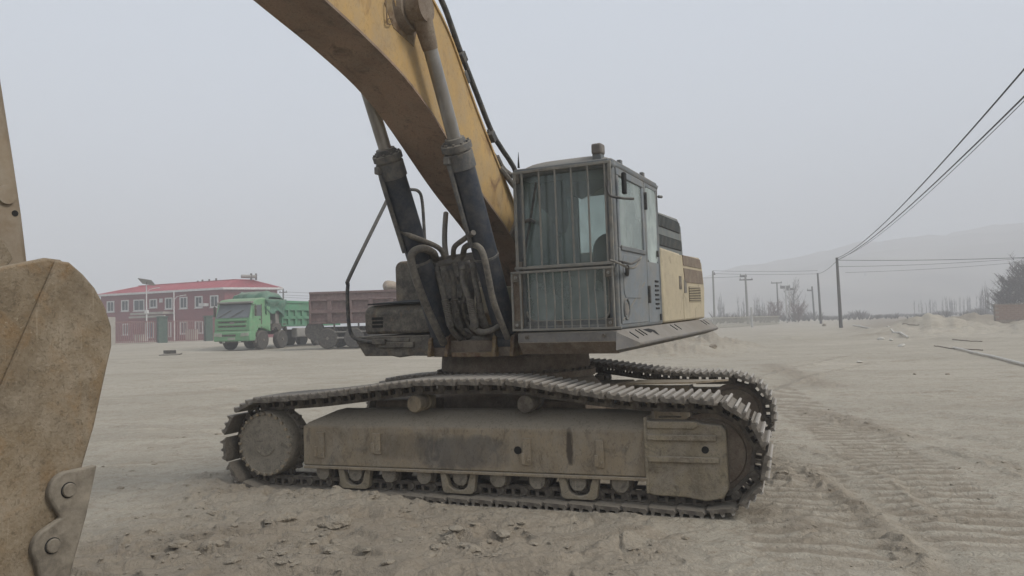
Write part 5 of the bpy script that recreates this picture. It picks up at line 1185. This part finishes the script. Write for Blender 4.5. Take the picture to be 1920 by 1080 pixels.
# ================================================================== BACKGROUND, RIGHT: poles, wires, trees, rubble
M['wood'] = dusty('dark_creosote_pole', (.055,.05,.046), (.04,.036,.033), dust=.25, scale=3, top=.3, bump=.1)
M['polecon'] = dusty('grey_concrete_pole', (.20,.195,.185), (.16,.155,.145), dust=.3, scale=3, top=.3, bump=.05)
M['polewhite'] = dusty('whitish_concrete_pole', (.45,.44,.42), (.38,.37,.35), dust=.2, scale=3, top=.3, bump=.05)
M['wire'] = plain('black_cable', (.03,.03,.032), .6, var=.1)
pole_tops = {}
def pole(key, pt, pb_, dist, r, m, arms, lab, name='utility_pole'):
    t = at(*pt, dist); b = at(*pb_, dist); g = gz(b.x, b.y)
    o = empty(name, (b.x, b.y, g)); tag(o, lab, 'utility pole' if name == 'utility_pole' else 'post', 'utility poles across the open land' if name == 'utility_pole' else None)
    T = Vector((t.x-b.x, 0, t.z-g)); MB().cyl((0,0,-.6), T, r*1.25, r*.8, 12).build('pole', M[m], o)
    d = T.normalized()
    for off_, half, h in arms:
        cpt_ = T-d*off_; MB().box(cpt_.x-half[0], cpt_.x+half[1], -.07, .07, cpt_.z-h, cpt_.z+h).build('crossarm', M['wood'], o)
        for s in (-half[0]+.12, half[1]-.12): MB().lathe([(.03,0),(.07,.03),(.07,.12),(.05,.15),(.02,.26)], (cpt_.x+s, 0, cpt_.z+h), (0,0,1), 8).build('insulator', M['polecon'], o)
    pole_tops[key] = Vector((t.x, b.y, t.z)); return o
pole('a', (1569,483), (1577,616), 73, .15, 'wood', [], 'nearest and tallest dark pole leaning slightly left')
pole('b', (1533,512), (1539.5,606), 104, .15, 'wood', [], 'dark pole just left of the nearest dark pole')
pole('c', (1522.5,537), (1527.5,600), 140, .16, 'wood', [(.75,(1.0,.1),.13)], 'short dark pole with a stub crossarm on one side')
pole('d', (1456.5,529), (1460,602), 140, .14, 'wood', [(.15,(1.1,.95),.09)], 'slim pole with one T-shaped crossarm')
pole('e', (1472.5,536), (1476,598), 145, .17, 'polewhite', [(.25,(1.0,.9),.28)], 'left one of the twin whitish poles with boxy tops')
pole('f', (1479.5,540), (1482,597), 145, .17, 'polewhite', [(.25,(.7,.9),.22)], 'right one of the twin whitish poles with boxy tops')
pole('g', (1397.5,516), (1402,596), 120, .19, 'polecon', [(.15,(.9,.2),.16),(.75,(1.0,1.15),.10)], 'grey pole with two stacked crossarms above the pale railing')
pole('h', (1336.5,508), (1339.5,595), 112, .15, 'polecon', [(.5,(.1,.35),.10)], 'grey pole nearest to the excavator rear')
pole('i', (1408.5,576), (1410,606), 92, .13, 'polewhite', [], 'short white post standing at the pale railing', 'white_post')
# off-frame pole that the close cables run to
op = Vector((13.6, 9.2, 8.1)); oo = empty('utility_pole', (13.6, 9.2, gz(13.6, 9.2))); tag(oo, 'pole beside the camera that carries the steep cables', 'utility pole')
MB().cyl((0,0,-.6), (0,0,8.2), .19, .13, 14).build('pole', M['wood'], oo); MB().box(-.5,.5,-.06,.06,7.7,7.82).build('crossarm', M['wood'], oo)
def wire(pts, r, lab, sag=0, n=24):
    P = []
    a, b = Vector(pts[0]), Vector(pts[-1])
    for i in range(n+1):
        t = i/n; p = a.lerp(b, t); p.z -= sag*4*t*(1-t); P.append(p)
    o = MB().tube(P, r, 6).build('power_line', M['wire']); tag(o, lab, 'cable', 'power lines'); return o
ta = pole_tops['a']
wA, wB = at(1920,118,16.5), at(1920,172,17.5)
def through(a, p, extra): return p+(p-a)*extra
wire([ta+Vector((0,0,-.05)), through(ta, wA, .05)], .022, 'upper of the two steep cables rising to the right', .75)
wire([ta+Vector((.05,0,-.25)), through(ta, wB, .05)], .022, 'lower of the two steep cables rising to the right', .55)
wire([ta+Vector((.05,0,-.12)), through(ta, at(1920,178,17.4), .05)], .010, 'thin cable twisted between the two steep cables', .72)
wire([ta+Vector((0,0,-.3)), pole_tops['b']+Vector((0,0,-.1))], .022, 'cable between the two nearest dark poles', .25)
wire([ta+Vector((0,0,-.25)), at(1990,480,62)], .026, 'uppermost level cable running right from the nearest dark pole', .15)
wire([ta+Vector((0,0,-.9)), at(1990,478,75)], .018, 'middle level cable running right from the nearest dark pole', .25)
wire([at(1585,511,100), at(1990,484,100)], .022, 'lowest level cable sagging towards the right edge', .3)
wire([pole_tops['h']+Vector((0,0,.05)), pole_tops['b']+Vector((0,0,.35))], .022, 'upper cable between the grey pole by the excavator and the dark poles', .15)
wire([pole_tops['h']+Vector((0,0,-.4)), pole_tops['b']+Vector((0,0,-.1))], .022, 'lower cable between the grey pole by the excavator and the dark poles', .12)
wire([pole_tops['h']+Vector((-6,-2,-1.1)), pole_tops['g']+Vector((0,0,-.2))], .03, 'cable reaching the grey pole with two crossarms', .05)
for k, (za, zb_, lab) in enumerate(((547,547,'upper cable behind the trucks'),(553,552,'middle cable behind the trucks'),(557,558,'lower cable behind the trucks'))):
    wire([at(531,za,110), at(735,zb_,110)], .022, lab, .25)
pole('j', (531,541), (531,600), 112, .14, 'wood', [(.6,(.6,.6),.06)], 'distant pole beside the end of the maroon building')

# pale railing far right of the excavator
ra, rb_ = flat_xy(at(1322,600,88)), flat_xy(at(1462,600,112)); rt = (rb_-ra).normalized(); rl_ = (rb_-ra).length
rg = empty('low_railing', (ra.x, ra.y, gz(ra.x, ra.y))); tag(rg, 'pale weathered railing with close bars behind the excavator', 'fence')
RM = Matrix(((rt.x, -rt.y, 0, 0), (rt.y, rt.x, 0, 0), (0,0,1,0), (0,0,0,1)))
M['railing'] = dusty('pale_yellow_railing', (.36,.34,.27), (.28,.26,.21), dust=.3, scale=2, top=.3, bump=0)
for z in (.15, 1.25): MB().box(0, rl_, -.05, .05, z, z+.09).build('rail', M['railing'], rg, RM)
rb_me = MB().box(-.04,.04,-.03,.03,-.2,1.25).mesh('railing_bar', M['railing'])
for i in range(int(rl_/.42)): link('railing_bar', rb_me, rg, RM @ Matrix.Translation((i*.42, 0, 0)))

# bare trees: trunk, limbs and a mist of twigs
M['bark'] = plain('bare_twig_bark', (.085,.068,.058), .95, var=.3, scale=3)
M['barkred'] = plain('reddish_twig_bark', (.15,.095,.085), .95, var=.3, scale=3)
def tree_meshes(seed, h, spread, n_limb, n_twig, r0, upright):
    rg_ = random.Random(seed); trunk = MB(); tw = MB()
    trunk.tube([(0,0,-.3),(rg_.uniform(-.05,.05)*h,0,h*.45),(rg_.uniform(-.06,.06)*h,rg_.uniform(-.05,.05)*h,h)], [r0,r0*.6,r0*.12], 6)
    for i in range(n_limb):
        z0 = h*rg_.uniform(.06,.85); a = rg_.uniform(0, 6.283); L_ = spread*(1-.55*z0/h)*rg_.uniform(.6,1.1); up = upright*L_*rg_.uniform(.8,1.5)
        p0 = Vector((0,0,z0)); p1 = p0+Vector((math.cos(a)*L_*.55, math.sin(a)*L_*.55, up*.45)); p2 = p0+Vector((math.cos(a)*L_, math.sin(a)*L_, up))
        tw.tube([p0,p1,p2], [r0*.38,r0*.22,r0*.08], 4, False)
        for k in range(n_twig):
            t = rg_.uniform(.25,1); q = (p0.lerp(p1, t*2) if t < .5 else p1.lerp(p2, t*2-1)); b = rg_.uniform(0, 6.283); l2 = L_*rg_.uniform(.2,.5)
            e = q+Vector((math.cos(b)*l2*.6, math.sin(b)*l2*.6, l2*rg_.uniform(.3,1)*max(.6,upright)))
            tw.tube([q, q.lerp(e,.5)+Vector((rg_.uniform(-.1,.1),rg_.uniform(-.1,.1),.05))*l2, e], [r0*.16,r0*.11,r0*.05], 3, False)
    return trunk, tw
def tree(px, py, dist, h, spread, nl, nt_, r0, upr, lab, mat='bark', seed=1, name='bare_tree', group=None):
    p = at(px, py, dist); o = empty(name, (p.x, p.y, gz(p.x, p.y))); tag(o, lab, 'tree' if name == 'bare_tree' else 'shrub', group)
    a, b = tree_meshes(seed, h, spread, nl, nt_, r0, upr); a.build('trunk', M[mat], o); b.build('crown', M[mat], o, smooth=0); return o
tree(1898, 600, 90, 4.9, 2.3, 120, 22, .11, .8, 'dense dark bare tree left of the leafless trees above the brick wall', seed=3)
tree(1930, 600, 92, 6.8, 3.0, 140, 22, .12, 1.0, 'tallest dark bare tree at the right picture edge', seed=4)
tree(1965, 600, 95, 7.4, 3.0, 120, 22, .12, 1.0, 'bare tree mostly cut off by the right picture edge', seed=5)
tree(1880, 600, 94, 3.6, 2.0, 100, 20, .09, .7, 'low dark bush at the left end of the brick wall', seed=6, name='bare_shrub')
tree(1455, 600, 118, 3.4, 2.0, 60, 14, .08, .9, 'reddish bare shrub left of the twin whitish poles', 'barkred', 7, 'bare_shrub')
tree(1497, 600, 122, 3.0, 2.2, 60, 14, .08, .8, 'reddish bare shrub right of the twin whitish poles', 'barkred', 8, 'bare_shrub')
tree(1490, 600, 150, 7.5, 2.6, 46, 10, .12, 1.4, 'tall hazy bare tree behind the twin whitish poles', 'bark', 9)
tree(1424, 600, 130, 2.4, 1.8, 40, 10, .07, .8, 'low bare shrub behind the pale railing', 'bark', 19, 'bare_shrub')
# row of leafless poplars that reads as one hazy mass, plus scrub
wood = MB(); rw = random.Random(12)
def poplar(x, y, h, r):
    z = gz(x, y); wood.tube([(x,y,z-.3),(x+rw.uniform(-.1,.1),y,z+h*.6),(x+rw.uniform(-.2,.2),y,z+h)], [r,r*.6,r*.1], 4, False)
    for k in range(12):
        a = rw.uniform(0, 6.283); z0 = z+h*rw.uniform(.12,.8); l = h*rw.uniform(.07,.16)
        wood.tube([(x,y,z0),(x+math.cos(a)*l*.35,y+math.sin(a)*l*.35,z0+l*.6),(x+math.cos(a)*l*.45,y+math.sin(a)*l*.45,z0+l*1.3)], [r*.4,r*.25,r*.08], 3, False)
def scrub(x, y, h):
    z = gz(x, y)
    for k in range(14):
        a = rw.uniform(0, 6.283); l = h*rw.uniform(.5,1); wood.tube([(x,y,z-.1),(x+math.cos(a)*l*.35,y+math.sin(a)*l*.35,z+l*.6),(x+math.cos(a)*l*.6,y+math.sin(a)*l*.6,z+l)], [.06,.04,.012], 3, False)
for i in range(46):
    px = rw.uniform(1715, 1862); d = rw.uniform(215, 255); p = at(px, 590, d); poplar(p.x, p.y, rw.uniform(3.4,5.0)+(px-1715)*.016, .12)
for i in range(10):
    px = rw.uniform(1838, 1860); d = rw.uniform(150, 180); p = at(px, 590, d); poplar(p.x, p.y, rw.uniform(5,8.5), .12)
for i in range(26):
    px = rw.uniform(1345, 1450); d = rw.uniform(190, 230); p = at(px, 590, d); poplar(p.x, p.y, rw.uniform(4.0,8), .13)
for i in range(420):
    px = rw.uniform(1540, 1880); d = rw.uniform(130, 280); p = at(px, 590, d); scrub(p.x, p.y, rw.uniform(.5,1.0)+1.3*max(0, math.sin(px*.031+2)+math.sin(px*.083))*rw.uniform(.2,.7))
for i in range(160):
    px = rw.uniform(1330, 1540); d = rw.uniform(130, 220); p = at(px, 590, d); scrub(p.x, p.y, rw.uniform(.8,2.4))
wo_ = wood.build('distant_scrub', M['bark'], smooth=0); struct(wo_, 'stuff'); wo_['label'] = 'hazy leafless poplars and scrub along the far field'; wo_['category'] = 'trees'

# lattice pylons fading in the haze
def pylon(px, py_top, dist, lab):
    t = at(px, py_top, dist); g = .7; H = t.z-g; o = empty('pylon', (t.x, t.y, g)); tag(o, lab, 'pylon')
    m_ = MB(); w = H*.09
    for sx in (-1,1):
        for sy in (-1,1): m_.beam((sx*w,sy*w,0), (sx*w*.12,sy*w*.12,H), .35, .35)
    for k in range(7):
        a, b = k/7, (k+1)/7; wa, wb = w*(1-.88*a), w*(1-.88*b)
        for sy in (-1,1):
            m_.beam((-wa,sy*wa,H*a), (wb,sy*wb,H*b), .2, .2); m_.beam((wa,sy*wa,H*a), (-wb,sy*wb,H*b), .2, .2)
    m_.build('tower', M['polecon'], o)
    for z, l in ((.78,.17),(.88,.13)): MB().beam((-H*l,0,H*z), (H*l,0,H*z), .3, .3, (0,1,0)).build('crossarm', M['polecon'], o)
pylon(1622, 512, 430, 'faint lattice pylon on the left in the haze')
pylon(1849, 503, 430, 'faint lattice pylon above the poplar row')

# low brick wall under the dark trees; rows of bricks with mortar gaps
wa_ = at(1867, 600, 58); gw = gz(wa_.x, wa_.y)+.15
bw = empty('brick_wall', (wa_.x, wa_.y, gw)); tag(bw, 'low brown brick wall at the right picture edge below the dark trees', 'wall')
M['brick'] = plain('brown_brick', (.25,.185,.15), .9, var=.25, scale=2); M['mortar'] = plain('dry_mortar', (.26,.225,.19), .95)
MB().box(0, 5.5, .02, .22, -.5, 1.14).build('core', M['mortar'], bw)
br_me = MB().box(-.275,.275,-.0,.1,-.075,.075).mesh('brick', M['brick'])
for j in range(7):
    for i in range(9):
        link('brick', br_me, bw, Matrix.Translation((.30+.6*i+(.3 if j % 2 else 0)-.02, .0, .085+.165*j-.05)))
MB().box(-.05, 5.6, -.03, .26, 1.145, 1.20).build('coping', M['mortar'], bw)

# pipes, planks and sticks lying about
def rod(px0, py0, px1, py1, r, m, lab, name, cat):
    a, b = on_ground(px0, py0), on_ground(px1, py1); n = 14; P = []
    for i in range(n+1):
        t = i/n; x, y = a[0]+(b[0]-a[0])*t, a[1]+(b[1]-a[1])*t; P.append((x, y, gz(x, y)+r*1.3))
    o = MB().tube(P, r, 8).build(name, m); tag(o, lab, cat)
M['pvc'] = dusty('chalky_pipe', (.60,.57,.51), (.52,.49,.44), dust=.15, scale=3, top=.1, bump=0)
M['stick'] = plain('weathered_stick', (.22,.185,.145), .95)
rod(1600, 611, 1703, 637, .06, M['pvc'], 'pale pipe running from the dark pole foot', 'pipe', 'pipe')
rod(1788, 655, 1925, 688, .045, M['pvc'], 'long pale pipe reaching the right picture edge', 'pipe', 'pipe')
rod(1752, 648, 1790, 656, .022, M['stick'], 'dark stick touching the end of the long pale pipe', 'stick', 'stick')
rod(1786, 639, 1842, 641, .022, M['stick'], 'upper of two dark planks on the right', 'plank', 'plank')
rod(1800, 656, 1843, 658, .022, M['stick'], 'lower of two dark planks on the right', 'plank', 'plank')
rod(1692, 615, 1724, 616, .03, M['stick'], 'dark plank at the foot of the spoil bank', 'plank', 'plank')
rod(1783, 585, 1812, 594, .05, M['stick'], 'dark branch slanting on the spoil bank', 'branch', 'branch')
rod(1476, 606, 1487, 594, .09, M['stick'], 'leaning stump beside the twin whitish poles', 'stump', 'stump')
for k, (px, py, s, lab) in enumerate(((1652,638,.2,'brown lump on the left of the rubble by the pale pipe'),(1671,639,.16,'brown lump in the middle of the rubble by the pale pipe'),(1690,649,.2,'brown lump on the right of the rubble by the pale pipe'),(1715,702,.05,'small dark stone, left one on the bare ground at right'),(1777,702,.06,'small dark stone, right one on the bare ground at right'),(1612,681,.09,'small pale rag-like stone left on the bare ground'))):
    p = on_ground(px, py); me = bpy.data.meshes.new('stone'); me.from_pydata(clod_verts(0,0,0,s,.6,True).tolist(), [], IF); me.materials.append(M['clod'] if 'pale' not in lab else M['pvc'])
    o = bpy.data.objects.new('stone', me); col.objects.link(o); o.location = (p[0], p[1], gz(p[0], p[1])+s*.2); tag(o, lab, 'stone'); o.modifiers.new('sub', 'SUBSURF').render_levels = 2

# ================================================================== HAZE
hz, N, L = new_mat('dust_haze')
ho = N.new('ShaderNodeOutputMaterial'); pv = N.new('ShaderNodeVolumePrincipled'); pv.inputs['Color'].default_value = (.875,.89,.915,1); pv.inputs['Density'].default_value = HAZE_DENSITY; pv.inputs['Anisotropy'].default_value = .0
L.new(pv.outputs[0], ho.inputs['Volume'])
hb_ = MB().box(-1000, 1000, -800, 800, -3, 100).build('haze', hz, smooth=0); struct(hb_, 'stuff'); hb_['label'] = 'pale dust haze filling the air'; hb_['category'] = 'haze'
